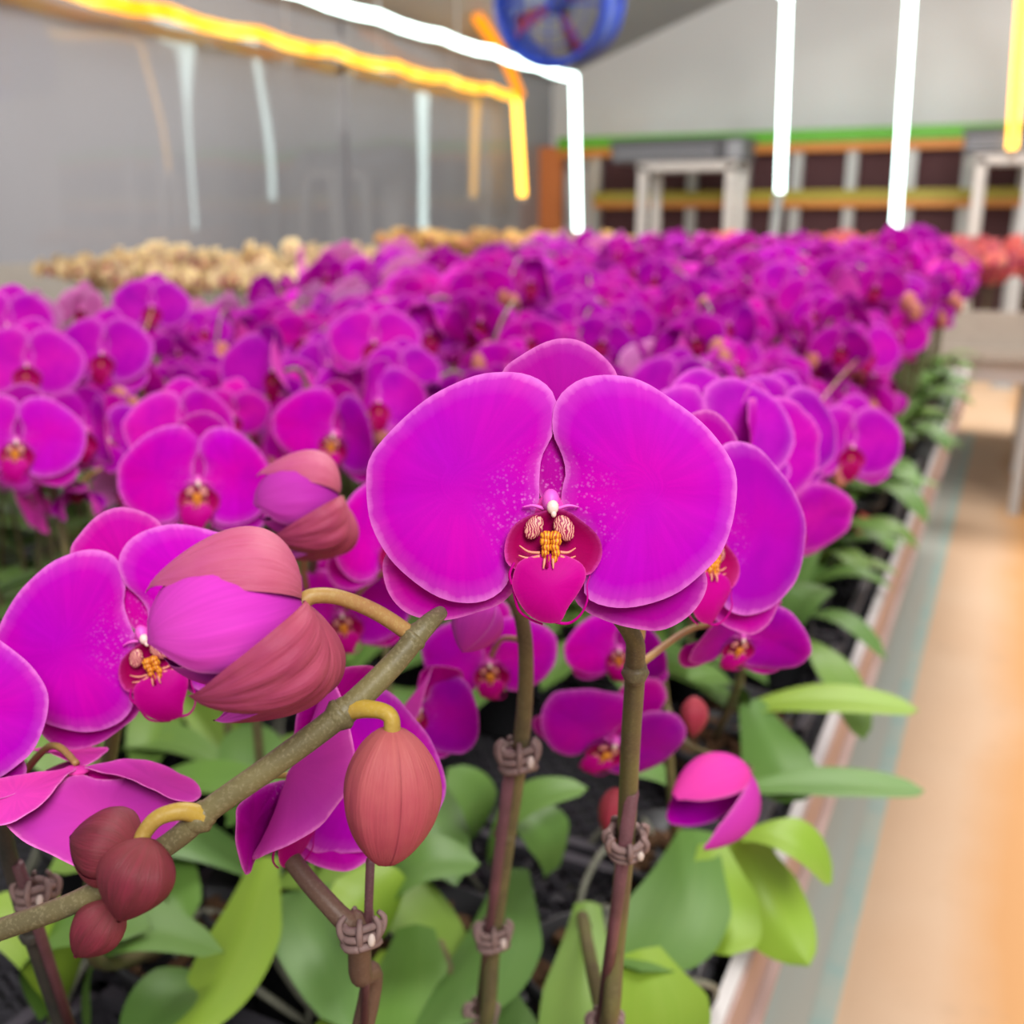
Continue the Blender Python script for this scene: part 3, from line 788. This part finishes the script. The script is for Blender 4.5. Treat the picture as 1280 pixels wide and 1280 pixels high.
# ------------------------------------------------------------------ crates
def crate_mesh(w, l, h):
    b = MB()
    def lattice(o_, ux, uy, W, H, step=.028, t=.0035):
        n = int((W + H) / step) + 1
        for sgn in (1, -1):
            for k in range(n):
                c0 = k * step
                if sgn == 1: x0, y0, x1, y1 = max(0, c0 - H), min(H, c0), min(W, c0), max(0, c0 - W)
                else: x0, y0, x1, y1 = max(0, c0 - H), H - min(H, c0), min(W, c0), H - max(0, c0 - W)
                p, q = o_ + ux * x0 + uy * y0, o_ + ux * x1 + uy * y1
                if (p - q).length > .008: b.bar(p, q, t, t, 'crate')
    X, Y, Z = V((1, 0, 0)), V((0, 1, 0)), V((0, 0, 1))
    lattice(V((-w / 2, -l / 2, .003)), X, Y, w, l)
    for s in (-1, 1):
        lattice(V((-w / 2, s * l / 2, .004)), X, Z, w, h); lattice(V((s * w / 2, -l / 2, .004)), Y, Z, l, h)
        b.box((0, s * l / 2, h), (w + .012, .012, .010), 'crate'); b.box((s * w / 2, 0, h), (.012, l + .012, .010), 'crate')
        b.box((0, s * l / 2, .004), (w, .008, .008), 'crate'); b.box((s * w / 2, 0, .004), (.008, l, .008), 'crate')
        for q in (-1, 1): b.box((s * w / 2, q * l / 2, h / 2), (.014, .014, h), 'crate')
    return b.mesh('plant_crate', False)
CW, CL = .415, .30
CM = crate_mesh(CW - .02, CL - .02, .07)
for j in range(8):
    for i in range(3):
        if j > 4 and i > 0: continue
        o = put('plant_crate', CM); o.location = (RX - .02 - CW / 2 - i * (CW + .005), .30 + j * (CL + .004), BENCH + .0005)
        if i == 0: tag(o, 'black lattice plastic crate of orchid pots standing against the metal rail', 'crate', 'crates beside the rail')
        else: tag(o, 'black lattice plastic crate of orchid pots inside the bench away from the rail', 'crate', 'crates inside the bench')
POTS = []

# ================================================================== THE NEAR PLANTS
def plant(x, y, label, **k): POTS.append((x, y)); return new_plant(x, y, label, **k)
def potlip(e, dz=.10): return org(e) + V((0, 0, dz))
NEARG = None

# --- the sharp front bloom
e = plant(-.215, .585, 'orchid on a staked stalk bearing the large sharp frontal magenta bloom')
HS = [potlip(e), potlip(e) + V((.0, -.03, .06)), P(757, 1275, .49), P(770, 1180, .455), P(782, 1050, .415), P(788, 930, .375), P(794, 830, .345), P(788, 790, .332), P(740, 735, .325), P(695, 668, .322)]
stem(e, HS, [.0042, .0042, .0042, .004, .0038, .0036, .0034, .003, .0022, .0018], 'stem_green', nodes_=[(P(794, 838, .346), .0042, UP)])
bloom(e, P(688, 640, .306), N(0, 0, 1), 0, 1.0, 'open')
bloom(e, P(878, 674, .40), N(.52, .05, .85), -6, 1.0, 'open', P(800, 800, .37))
bloom(e, P(925, 796, .50), N(.15, -.55, .8), -6, .60, 'cup', P(800, 830, .40))
stake(e, P(750, 1285, .487), P(790, 990, .392)); clip(e, P(783, 1052, .412), P(788, 930, .375) - P(770, 1180, .455), 1.0)
clip(e, P(757, 1285, .486), UP, 1.0)
leaf(e, at_z(800, 1190, .77), at_z(815, 1330, .80), .075, arch=.012, fold=.1, side=RT + UP * .3, mat='leaf_bright', blunt=.35)
leaf(e, at_z(735, 1130, .77), at_z(712, 1330, .79), .05, arch=.02, side=RT)
leaf(e, at_z(690, 1090, .76), at_z(640, 1010, .80), .05, arch=.02)

# --- second stalk
e = plant(-.335, .56, 'orchid on the second staked stalk with small flowers behind the front bloom')
stem(e, [potlip(e), P(600, 1285, .62), P(617, 1170, .565), P(634, 1045, .52), P(650, 940, .485), P(657, 860, .465), P(655, 790, .45), P(640, 745, .44), P(600, 700, .45), P(520, 690, .48)],
     [.0045, .0045, .0045, .0044, .004, .0036, .0034, .003, .0024, .002], 'stem', nodes_=[(P(631, 1040, .519), .0052, UP)])
b = None
stake(e, P(596, 1290, .618), P(640, 940, .478), .003); clip(e, P(648, 948, .482), UP, 1.15); clip(e, P(617, 1172, .56), UP, 1.15); clip(e, P(602, 1272, .61), UP, 1.15)
bloom(e, P(612, 828, .58), N(.0, -.45, .9), 6, .72, 'flat', P(652, 800, .46))
bloom(e, P(494, 676, .56), N(.45, 0, .9), 0, .80, 'cup', P(545, 690, .49))
bloom(e, P(428, 768, .60), N(.1, -.3, .93), 10, .74, 'open', P(520, 690, .50))
closed_bud(e, org(e), P(610, 745, .43), P(578, 815, .42), .010, 'bud_inner', .3)
leaf(e, at_z(640, 1090, .76), at_z(545, 1290, .80), .072, arch=.02, side=RT + UP * .3)
leaf(e, at_z(600, 1190, .75), at_z(640, 1330, .79), .06, arch=.02, side=RT)
leaf(e, at_z(610, 1080, .77), at_z(735, 985, .83), .045, arch=.025)
leaf(e, at_z(590, 1050, .76), at_z(560, 960, .82), .05)

# --- flowers low behind the two stalks
e = plant(-.205, .745, 'orchid by the rail with a tilted bloom behind the front stalk and broad drooping leaves')
stem(e, [potlip(e), P(840, 1000, .78), P(832, 880, .72), P(820, 820, .68), P(790, 800, .65), P(770, 850, .63)], [.004, .0036, .003, .0026, .0022, .0016], 'stem')
bloom(e, P(765, 925, .60), N(.05, -.62, .78), -26, .86, 'flat', P(792, 860, .63))
bloom(e, P(775, 812, .62), N(-.3, -.3, .9), 0, .62, 'cup', P(800, 800, .66))
f = empty('opening_flower', (0, 0, 0), e); f.matrix_basis = axis_frame(P(935, 965, .60) - org(e), P(838, 1030, .58) - P(935, 965, .60), FW)
for k, (az, op) in enumerate(((0, .1), (2.2, .35), (4.1, .3))):
    b = MB(); shell(b, .058, .018, az, 1.25, op, 'petal_back', 'petal', s1=.96); b.obj('sepal', f)
stem(e, [P(832, 880, .72), P(860, 930, .70), P(930, 955, .64), P(938, 966, .60)], [.0022, .002, .0018, .0016], 'stem', 'flower_stalk')
closed_bud(e, org(e), P(770, 985, .62), P(766, 1055, .63), .0095, 'bud_red', .5)
closed_bud(e, org(e), P(868, 870, .70), P(866, 922, .70), .0085, 'bud_red', .5)
leaf(e, at_z(872, 1040, .79), at_z(800, 1215, .775), .078, arch=.02, side=RT + UP * .2, fold=.1, blunt=.35)
leaf(e, at_z(890, 1055, .79), at_z(912, 1195, .76), .055, arch=.015, side=RT + UP * .2, fold=.1, mat='leaf_bright', blunt=.35)
leaf(e, at_z(930, 1040, .79), at_z(1012, 1208, .72), .062, arch=.03, side=RT, fold=.45, mat='leaf_bright', blunt=.75)
leaf(e, at_z(930, 1045, .80), at_z(1040, 1105, .78), .05, arch=.02, fold=.3, mat='leaf_bright')
leaf(e, at_z(850, 1010, .78), at_z(760, 960, .82), .05)

e = plant(-.225, .95, 'orchid whose two pale green leaves reach level across the metal rail')
leaf(e, at_z(935, 885, .79), at_z(1148, 887, .80), .062, arch=.012, fold=.2, mat='leaf_bright')
leaf(e, at_z(935, 985, .765), at_z(1156, 988, .77), .05, arch=.008, fold=.2)
leaf(e, at_z(938, 878, .80), at_z(1005, 1000, .765), .062, arch=.02, side=RT + UP * .3)
leaf(e, at_z(930, 885, .79), at_z(860, 850, .83), .055)
leaf(e, at_z(1005, 800, .80), at_z(1080, 925, .74), .045, arch=.02)
leaf(e, at_z(985, 800, .79), at_z(1035, 735, .84), .06, arch=.03)
leaf(e, at_z(985, 760, .79), at_z(1012, 665, .85), .05, arch=.03)
stem(e, [potlip(e), P(930, 820, .90), P(905, 690, .80), P(890, 590, .72), P(900, 540, .68)], [.004, .0036, .003, .0026, .002], 'stem')
bloom_far(e, P(893, 556, .60), N(.2, .25, .9), 12, .95, 0, stem_pt=P(892, 600, .72))
bloom_far(e, P(948, 578, .62), N(.75, .0, .65), 8, .95, 1, stem_pt=P(895, 640, .76))
bloom_far(e, P(986, 662, .66), N(.5, -.4, .75), 20, .8, 1, stem_pt=P(902, 680, .79))
bloom_far(e, P(975, 540, .75), N(.4, .1, .9), -12, .95, 0, stem_pt=P(893, 575, .71))

# --- long arching branch of buds on the near side
e = plant(-.47, .10, 'orchid with the long bare branch of reddish buds crossing in front')
BR = [potlip(e), potlip(e) + V((.01, 0, .15)), P(-190, 1215, .285), P(-60, 1180, .28), P(0, 1162, .279), P(110, 1120, .278), P(215, 1052, .278), P(262, 1012, .278), P(350, 950, .28), P(432, 888, .283), P(490, 832, .287), P(530, 785, .291), P(552, 765, .298)]
stem(e, BR, [.005, .0045, .0036, .0032, .0030, .0030, .0031, .0033, .0035, .0036, .0034, .0030, .002], 'stem', n=14,
     nodes_=[(P(252, 1020, .278), .0040, P(300, 985, .28) - P(215, 1052, .278)), (P(428, 891, .283), .0042, P(490, 832, .287) - P(350, 950, .28)), (P(518, 796, .29), .0036, P(530, 785, .291) - P(490, 832, .287))])
# opening bud
stem(e, [P(512, 792, .29), P(470, 765, .286), P(425, 747, .281), P(392, 745, .278), P(376, 754, .277)], [.0024, .0023, .0022, .0022, .0024], 'pedicel', 'flower_stalk')
f = empty('opening_bud', (0, 0, 0), e); f['label'] = 'half-open bud with its sepals parting'
BB = P(377, 752, .277); BT = P(225, 806, .268)
f.matrix_basis = axis_frame(BB - org(e), BT - BB, UP)
OB = dict(n=36, m=40)
def ob(name, L, R, az, half, op, mo, mi, **k):
    b = MB(); shell(b, L, R, az, half, op, mo, mi, **{**OB, **k}); b.obj(name, f)
OBS = [
    (('sepal', .040, .0185, -.15, 1.25, .42, 'bud_open', 'bud_inner'), dict(prof=.7, skew=.7, folds=.008)),
    (('sepal', .038, .0200, -2.45, 1.0, .42, 'bud_open_low', 'bud_inner'), dict(keel=.10, skew=.75, prof=.62, taper=.1, folds=.022)),
    (('sepal', .040, .0205, 2.85, 1.2, .66, 'bud_open_low', 'bud_inner'), dict(keel=.06, skew=.62, taper=.2, folds=.026)),
    (('petal', .0405, .0185, -.95, 1.35, .16, 'bud_inner', 'petal'), dict(keel=0, prof=.5, skew=1.0, folds=.012)),
    (('petal', .039, .0175, .95, 1.2, .10, 'bud_inner', 'petal'), dict(keel=0, prof=.5, skew=1.0, folds=.012)),
    (('petal', .038, .0165, 3.0, 1.5, .05, 'bud_inner', 'petal'), dict(keel=0, prof=.6)),
]
for q in OBS: ob(*q[0], **q[1])
# hanging bud
stem(e, [P(432, 888, .283), P(455, 886, .281), P(478, 889, .279), P(489, 898, .278), P(490, 916, .278)], [.0030, .0026, .0023, .0022, .0024], 'pedicel_yellow', 'flower_stalk')
closed_bud(e, org(e), P(490, 908, .278), P(482, 1082, .283), .0122, 'bud', .5, prof=.58, skew=.92)
# pair of dark buds
stem(e, [P(254, 1020, .277), P(228, 1014, .274), P(198, 1022, .272), P(180, 1042, .271), P(176, 1060, .270)], [.0028, .0024, .0022, .0021, .0023], 'pedicel_yellow', 'flower_stalk')
closed_bud(e, org(e), P(188, 1048, .268), P(148, 1152, .266), .0092, 'bud_dark', 1.2, prof=.8, skew=.8)
closed_bud(e, org(e), P(172, 1066, .274), P(88, 1046, .276), .0098, 'bud_dark', .2, prof=.75, skew=.8)
stem(e, [P(150, 1105, .278), P(146, 1120, .277), P(140, 1132, .277)], .0022, 'pedicel', 'flower_stalk')
closed_bud(e, org(e), P(146, 1124, .277), P(94, 1196, .277), .0066, 'bud_dark', .8, prof=.8)

# --- stalk with the bent top at the bottom edge
e = plant(-.235, .215, 'orchid on a short bent stalk with a side-on bloom under the bud branch')
stem(e, [potlip(e), P(452, 1290, .40), P(450, 1215, .375), P(446, 1168, .362), P(420, 1140, .36), P(380, 1095, .365), P(350, 1050, .37), P(338, 1015, .375), P(345, 990, .38)],
     [.0045, .0044, .0042, .0042, .0036, .0034, .0033, .003, .0024], 'stem_brown', nodes_=[(P(444, 1160, .362), .005, UP)])
stake(e, P(455, 1295, .392), P(463, 1075, .348), .0016); clip(e, P(452, 1166, .358), UP, .9)
bloom(e, P(372, 972, .375), N(.88, -.10, .46), -14, .95, 'deep', P(345, 1000, .382))
bloom(e, P(520, 885, .52), N(.5, -.3, .75), -20, .62, 'deep', P(350, 1020, .385))

# --- left edge plant
e = plant(-.40, .30, 'orchid on a dark stalk with a pink down-turned flower under the violet bloom')
stem(e, [potlip(e), P(80, 1290, .50), P(58, 1220, .47), P(28, 1130, .44), P(5, 1040, .41), P(0, 960, .39), P(-30, 930, .37)], [.0045, .0044, .0042, .0038, .0034, .003, .0024], 'stem_dark', nodes_=[(P(40, 1165, .452), .005, UP)])
stake(e, P(90, 1290, .49), P(22, 1080, .42), .0025); clip(e, P(45, 1118, .43), UP, 1.0)
bloom(e, P(-118, 900, .345), N(.25, .05, .97), -4, .80, 'open', P(-20, 945, .38))
bloom(e, P(95, 966, .36), N(-.10, -.95, -.06), 30, .84, 'cup', P(5, 1000, .40))
leaf(e, at_z(60, 1260, .77), at_z(190, 1160, .83), .06, arch=.04)
leaf(e, at_z(70, 1270, .76), at_z(-30, 1130, .84), .06, arch=.03, mat='leaf_bright')
leaf(e, at_z(110, 1280, .76), at_z(280, 1190, .80), .05, arch=.05)

# --- big left bloom
e = plant(-.50, .48, 'orchid with the large violet bloom half hidden behind the opening bud')
stem(e, [potlip(e), P(120, 1200, .60), P(130, 1000, .50), P(150, 880, .44), P(165, 830, .42)], [.0045, .0042, .0036, .003, .002], 'stem')
bloom(e, P(183, 800, .385), N(.22, -.08, .97), 20, .96, 'open', P(160, 850, .43))
leaf(e, at_z(330, 1075, .80), at_z(232, 1300, .785), .058, arch=.012, side=RT + UP * .25, mat='leaf_bright')
leaf(e, at_z(205, 1120, .77), at_z(60, 1090, .82), .055, arch=.03)
leaf(e, at_z(280, 1230, .75), at_z(160, 1310, .77), .05, arch=.02)
e = plant(-.43, .66, 'orchid of broad bright green leaves among the crates below the hanging bud')
leaf(e, at_z(470, 1180, .77), at_z(420, 1100, .81), .07, arch=.02, mat='leaf_bright')
leaf(e, at_z(500, 1190, .75), at_z(420, 1330, .79), .078, arch=.02, side=RT, mat='leaf_bright', blunt=.35)
leaf(e, at_z(520, 1160, .76), at_z(500, 1300, .78), .07, arch=.02, side=RT)
leaf(e, at_z(480, 1150, .76), at_z(600, 1080, .80), .06, arch=.03)
stem(e, [potlip(e), P(400, 1080, .80), P(385, 900, .70), P(388, 760, .62), P(392, 700, .58), P(405, 682, .55)], [.0042, .0038, .0034, .003, .0026, .002], 'stem_brown')
f = empty('opening_bud', (0, 0, 0), e); f.matrix_basis = axis_frame(P(424, 622, .48) - org(e), P(322, 640, .47) - P(424, 622, .48), UP)
f.scale = (.98, .98, .98)
for q in OBS: ob(*q[0], **q[1])
stem(e, [P(424, 622, .48), P(432, 645, .485), P(420, 678, .50), P(380, 698, .55), P(388, 760, .62)], .002, 'pedicel', 'flower_stalk')

# --- the first blurred ranks, placed one by one
MID = [  # px, py, depth, facing, roll, scale, kind, dx, dy of the pot
    (248, 606, .66, (.2, -.05, .95), 0, .92, 1, -.02, .06, 'behind the opening bud, petals spread wide', (232, 540, .78, (0, -.1, .9), 8, .8, 1)),
    (22, 555, .74, (.2, 0, .95), 0, .85, 0, -.03, .06, 'standing over the gap of dark leaves', (110, 540, .82, (-.1, -.2, .9), -10, .8, 2)),
    (132, 552, .86, (.75, 0, .6), 0, .8, 1, .05, .06, 'turned side-on beside the dark gap', (95, 612, .80, (.3, -.8, .4), 20, .5, 4)),
    (35, 460, .98, (.15, 0, .95), 0, .95, 0, 0, .06, 'high at the frame edge, facing front', (10, 410, 1.05, (.2, .1, .9), 0, .9, 1)),
    (130, 445, 1.0, (-.1, 0, .95), 0, .92, 0, 0, .06, 'facing front in the second rank', (190, 385, 1.35, (.2, 0, .9), 0, .9, 0)),
    (420, 545, .82, (-.35, -.2, .9), -12, .92, 1, .0, .06, 'with a folded-back pale petal over the pink opening bud', (470, 505, .95, (.6, .1, .7), 0, .85, 2)),
    (345, 465, 1.05, (-.55, -.1, .8), 0, 1.0, 2, .02, .06, 'with one dark cupped bloom', (290, 520, 1.0, (.3, -.5, .8), 0, .7, 3)),
    (468, 430, 1.15, (.0, 0, 1), 0, .95, 0, 0, .06, 'facing front above the front bloom', (500, 470, 1.1, (.3, 0, .9), 0, .8, 1)),
    (1062, 560, .92, (.15, -.15, .95), 0, .92, 0, -.10, .08, 'at the rail with one open bloom over the rail leaves', (1082, 440, 1.45, (.1, 0, .9), 0, .95, 0)),
]
for px, py, d, n, roll, s, kd, dx, dy, desc, second in MID:
    p = P(px, py, d)
    e = plant(p.x + dx, p.y + dy, 'blurred magenta orchid ' + desc)
    q = P(second[0], second[1], second[2]); top = V((p.x + dx * .6, p.y + dy * .6, max(p.z, q.z) - .02))
    stem(e, [potlip(e), V((p.x + dx, p.y + dy, .9)), top, V((p.x, p.y, p.z)) + V((0, .012, 0))], [.004, .0036, .003, .0018], 'stem', sub=6)
    if d < .9: bloom(e, p, N(*n), roll, s, ('open', 'cup', 'deep', 'flat', 'deep')[kd])
    else: bloom_far(e, p, N(*n), roll, s, kd)
    bloom_far(e, q, N(*second[3]), second[4], second[5], second[6], stem_pt=top)
    whorl(e, 4, int(px + py), skip=(lambda a: math.cos(a) > .3) if px > 1000 else None)

# ================================================================== THE FIELD
def proto(seed, col, nfl, leaves, pale=0.0, buds=2, wide=1.0, zt=.50):
    r = random.Random(seed)
    e = empty('moth_orchid', (0, 0, -10))
    put('pot', POT, e)
    if leaves:
        for i in range(leaves):
            a = i * PI + (i // 2) * .8 + r.uniform(-.3, .3) + seed; d = V((math.cos(a), math.sin(a), 0)); l = r.uniform(.13, .20)
            put('leaf', leaf_mesh(V((0, 0, .10)) + d * .008, V((0, 0, .10 + r.uniform(0, .06))) + d * l, r.uniform(.05, .065), arch=r.uniform(.02, .05), n=8), e)
    for sp in range(2):
        s = 1 if sp == 0 else -1; k = nfl // 2 + (nfl % 2 if sp == 0 else 0)
        ax = s * r.uniform(.03, .06) * wide; h = zt + r.uniform(-.05, .02)
        pts = [V((s * .01, 0, .1)), V((ax * .7, .01, .25)), V((ax, .0, h * .82)), V((ax + s * .015, -.03, h)), V((ax + s * .03, -.09, h - .01)), V((ax + s * .04, -.14, h - .05))]
        b = MB(); b.tube(pts, [.004, .0035, .003, .0026, .0022, .0016], 'stem', 6, 4); b.obj('flower_stem', e)
        cur, _ = spline(pts, [0] * len(pts), 10)
        for i in range(k):
            t = .42 + .56 * i / max(1, k - 1); c = cur[int(t * (len(cur) - 1))]
            sd = (1 if i % 2 else -1)
            n = V((sd * r.uniform(-.2, 1.3), -1, r.uniform(-.5, .35)))
            p = c + V((sd * r.uniform(.02, .045) * wide, -.015, r.uniform(-.02, .02) - .015 * (k - i) * .4))
            kd = r.choices((0, 1, 2, 3, 4), (4, 3, 2, 2, 1.2))[0]
            f = put('flower', FIELD['pale' if r.random() < pale else col][kd], e); f.matrix_basis = frame(p, n, r.uniform(-25, 25), r.uniform(.70, 1.02), V((0, 0, 1)))
        if buds:
            for i in range(buds):
                b = MB(); p = cur[-1] + V((r.uniform(-.01, .01), -.012 - .016 * i, -.01 * i))
                b.ball(p, (.012 - .002 * i, .012 - .002 * i, .017 - .002 * i), 'bud_small', 8, 6); b.obj('bud', e)
    return e
PROT = {'magenta': [proto(10 + i, 'magenta', 11, 4) for i in range(6)], 'edge': [proto(80 + i, 'magenta', 9, 4, wide=.45) for i in range(3)], 'mixed': [proto(30 + i, 'magenta', 9, 4, .55) for i in range(2)],
        'cream': [proto(50 + i, 'cream', 12, 3, zt=.47) for i in range(2)], 'apricot': [proto(60 + i, 'apricot', 12, 3) for i in range(2)],
        'coral': [proto(70 + i, 'coral', 13, 3) for i in range(2)]}
KIDS = {k: [kids_of(p) for p in v] for k, v in PROT.items()}
rf = random.Random(21)
def drop(kind, x, y, rz, s, label, group, z=POTZ):
    i = rf.randrange(len(PROT[kind])); o = copy_tree(PROT[kind][i], KIDS[kind][i])
    o.location = (x, y, z); o.rotation_euler = (0, 0, rz); o.scale = (s, s, s); tag(o, label, 'orchid', group); return o
count = 0
y = .80; row = 0
while y < 4.05:
    step = .112 + .014 * y; nx = 9
    for i in range(nx):
        x = RX - .085 - (1.16 * i / (nx - 1)) + rf.uniform(-.03, .03) * (i > 0) + (.05 if row % 2 else -.01) * (i > 0)
        yy = y + rf.uniform(-.03, .03)
        if any((x - a) ** 2 + (yy - c) ** 2 < .0125 for a, c in POTS): continue
        if x < -1.22 * yy - .25 or (yy < 1.02 and -.62 < x < -.25): continue
        edge = i == 0
        lim = 1.0 + .012 * yy
        if yy < 1.25: lim = .88
        elif yy < 1.8: lim = .95
        if edge and yy < 1.9: lim = .80
        kind = 'mixed' if (x < -1.08 and rf.random() < .75) or rf.random() < .13 else 'magenta'
        if edge:
            if yy < 1.2: continue
            kind = 'edge'; x -= .02
        if kind == 'mixed': lab, grp = 'magenta orchid with some paler pink flowers among the darker ones of the field', 'paler pink orchids in the magenta field'
        elif edge: lab, grp = 'magenta orchid with green leaves in the outermost row along the metal rail', 'magenta orchids in the row along the rail'
        elif yy < 2.2: lab, grp = 'blurred deep magenta orchid in the ranks close behind the sharp front bloom', 'magenta orchids in the ranks behind the front bloom'
        else: lab, grp = 'strongly blurred small magenta orchid in the distant ranks of the long bench', 'magenta orchids in the distant ranks'
        drop(kind, x, yy, rf.uniform(-.5, .3) if edge else rf.uniform(-.9, .9) + .4, lim * rf.uniform(.92, 1.07), lab, grp); count += 1
    y += step; row += 1
for x, y in ((-1.02, .62), (-.88, .72), (-1.16, .78), (-1.0, .86), (-1.45, .95), (-1.3, 1.0), (-1.62, 1.12), (-1.5, 1.28), (-1.78, 1.3), (-1.62, 1.48), (-1.8, 1.62), (-1.95, 1.45), (-1.62, 1.72), (-1.95, 1.8), (-.78, .82)):
    if any((x - a) ** 2 + (y - c) ** 2 < .0125 for a, c in POTS): continue
    e = new_plant(x, y, 'flowerless young orchid of green leaves in the dark gap below the flowers', 'orchid', 'young orchids below the flowers', chips=False)
    whorl(e, 6, int(x * 1000 + y * 77), (.16, .24), (.055, .07))
print('field plants', count)
for i in range(8):
    for j in range(3):
        drop('cream', -4.0 + i * .20 + rf.uniform(-.03, .03), 3.55 + j * .26 + rf.uniform(-.03, .03), rf.uniform(-.6, .6) + .5, rf.uniform(.90, 1.0),
             'cream orchid in the pale block against the grey film wall', 'cream orchids on the wall bench')
        drop('apricot', -4.0 + i * .20 + rf.uniform(-.03, .03), 6.3 + j * .30 + rf.uniform(-.03, .03), rf.uniform(-.6, .6) + .5, rf.uniform(.96, 1.06),
             'apricot orchid in the distant block before the brown pads', 'apricot orchids on the wall bench')
        drop('coral', -1.30 + i * .195 + rf.uniform(-.03, .03), 4.85 + j * .28 + rf.uniform(-.03, .03), rf.uniform(-.6, .6) + .4, rf.uniform(1.0, 1.08),
             'coral red orchid on the pale bench at the end of the aisle', 'coral orchids on the end bench')
for v in PROT.values():
    for p in v:
        for c in list(p.children): bpy.data.objects.remove(c)
        bpy.data.objects.remove(p)

# withered flowers, roots
def roots(x, y, n, seed):
    r = random.Random(seed)
    return [[V((x, y, BENCH + .10)) + V((math.cos(a) * .03, math.sin(a) * .03, 0)), V((x, y, BENCH + .105)) + V((math.cos(a) * .06, math.sin(a) * .06, r.uniform(0, .01))),
             V((x, y, BENCH + .08)) + V((math.cos(a + .3) * .09, math.sin(a + .3) * .09, 0)), V((x, y, BENCH + .05)) + V((math.cos(a + .6) * .10, math.sin(a + .6) * .10, r.uniform(-.02, 0)))]
            for a in [r.uniform(0, 6.28) for _ in range(n)]]
for o in [o for o in list(COL.objects) if o.type == 'EMPTY' and o.get('category') == 'orchid' and 'group' not in o and o.location.y < 1.0]:
    for q in roots(o.location.x, o.location.y, 4, int(o.location.x * 1000)):
        b = MB(); b.tube([p - org(o) for p in q], [.003, .0032, .003, .002], 'root', 6, 5); b.obj('root', o)
p = at_z(1090, 668, .705); wb = empty('withered_bloom', p); tag(wb, 'withered red orchid bloom lying in the crate by the rail', 'flower')
for k, (dx, dy, rz, l) in enumerate(((0, 0, .3, .05), (-.025, -.01, 2.4, .045), (.012, -.03, 4.2, .05), (-.02, .025, 1.2, .035))):
    d = V((math.cos(rz), math.sin(rz), 0)); put('petal', leaf_mesh(V((dx, dy, .01)), V((dx, dy, .012)) + d * l, .028, arch=.012, mat='tag', n=8, fold=.5), wb)

# ================================================================== LIGHT
w = bpy.data.worlds.new('world'); SC.world = w; w.use_nodes = True
bg = w.node_tree.nodes['Background']; bg.inputs[0].default_value = (1, .98, .96, 1); bg.inputs[1].default_value = .42
def area(name, loc, aim, sx, sy, power, col=(1, 1, 1)):
    l = bpy.data.lights.new(name, 'AREA'); l.shape = 'RECTANGLE'; l.size = sx; l.size_y = sy; l.energy = power; l.color = col
    o = bpy.data.objects.new(name, l); COL.objects.link(o); o.location = loc
    o.rotation_euler = (V(aim) - V(loc)).to_track_quat('-Z', 'Y').to_euler(); return o
area('front_fill', (1.4, -1.2, 3.4), (-.5, 1.2, 1.0), 1.6, 1.6, 150, (1, .97, .94))  # added fill from behind the camera, not a fixture of the house
area('ridge_fill', (-.6, 6.4, 4.15), (-1.8, 7.2, 0), 1.2, 4.0, 430, (1, .97, .93))  # unseen fill added to lift the gable, film wall and back benches
area('field_fill', (-.7, 2.7, 3.3), (-.75, 2.9, 0), 1.4, 2.0, 120, (1, .97, .94))  # invented overhead fill that brightens the far magenta ranks
area('wall_bench_fill', (-3.1, 4.0, 3.0), (-3.4, 4.6, 1), 1.0, 1.0, 75, (1, .95, .88))  # extra out-of-frame fill, put in to brighten the cream orchids
SC.view_settings.view_transform = 'Standard'; SC.view_settings.look = 'None'; SC.view_settings.gamma = 1
SC.view_settings.use_curve_mapping = False; SC.view_settings.exposure = 0.0
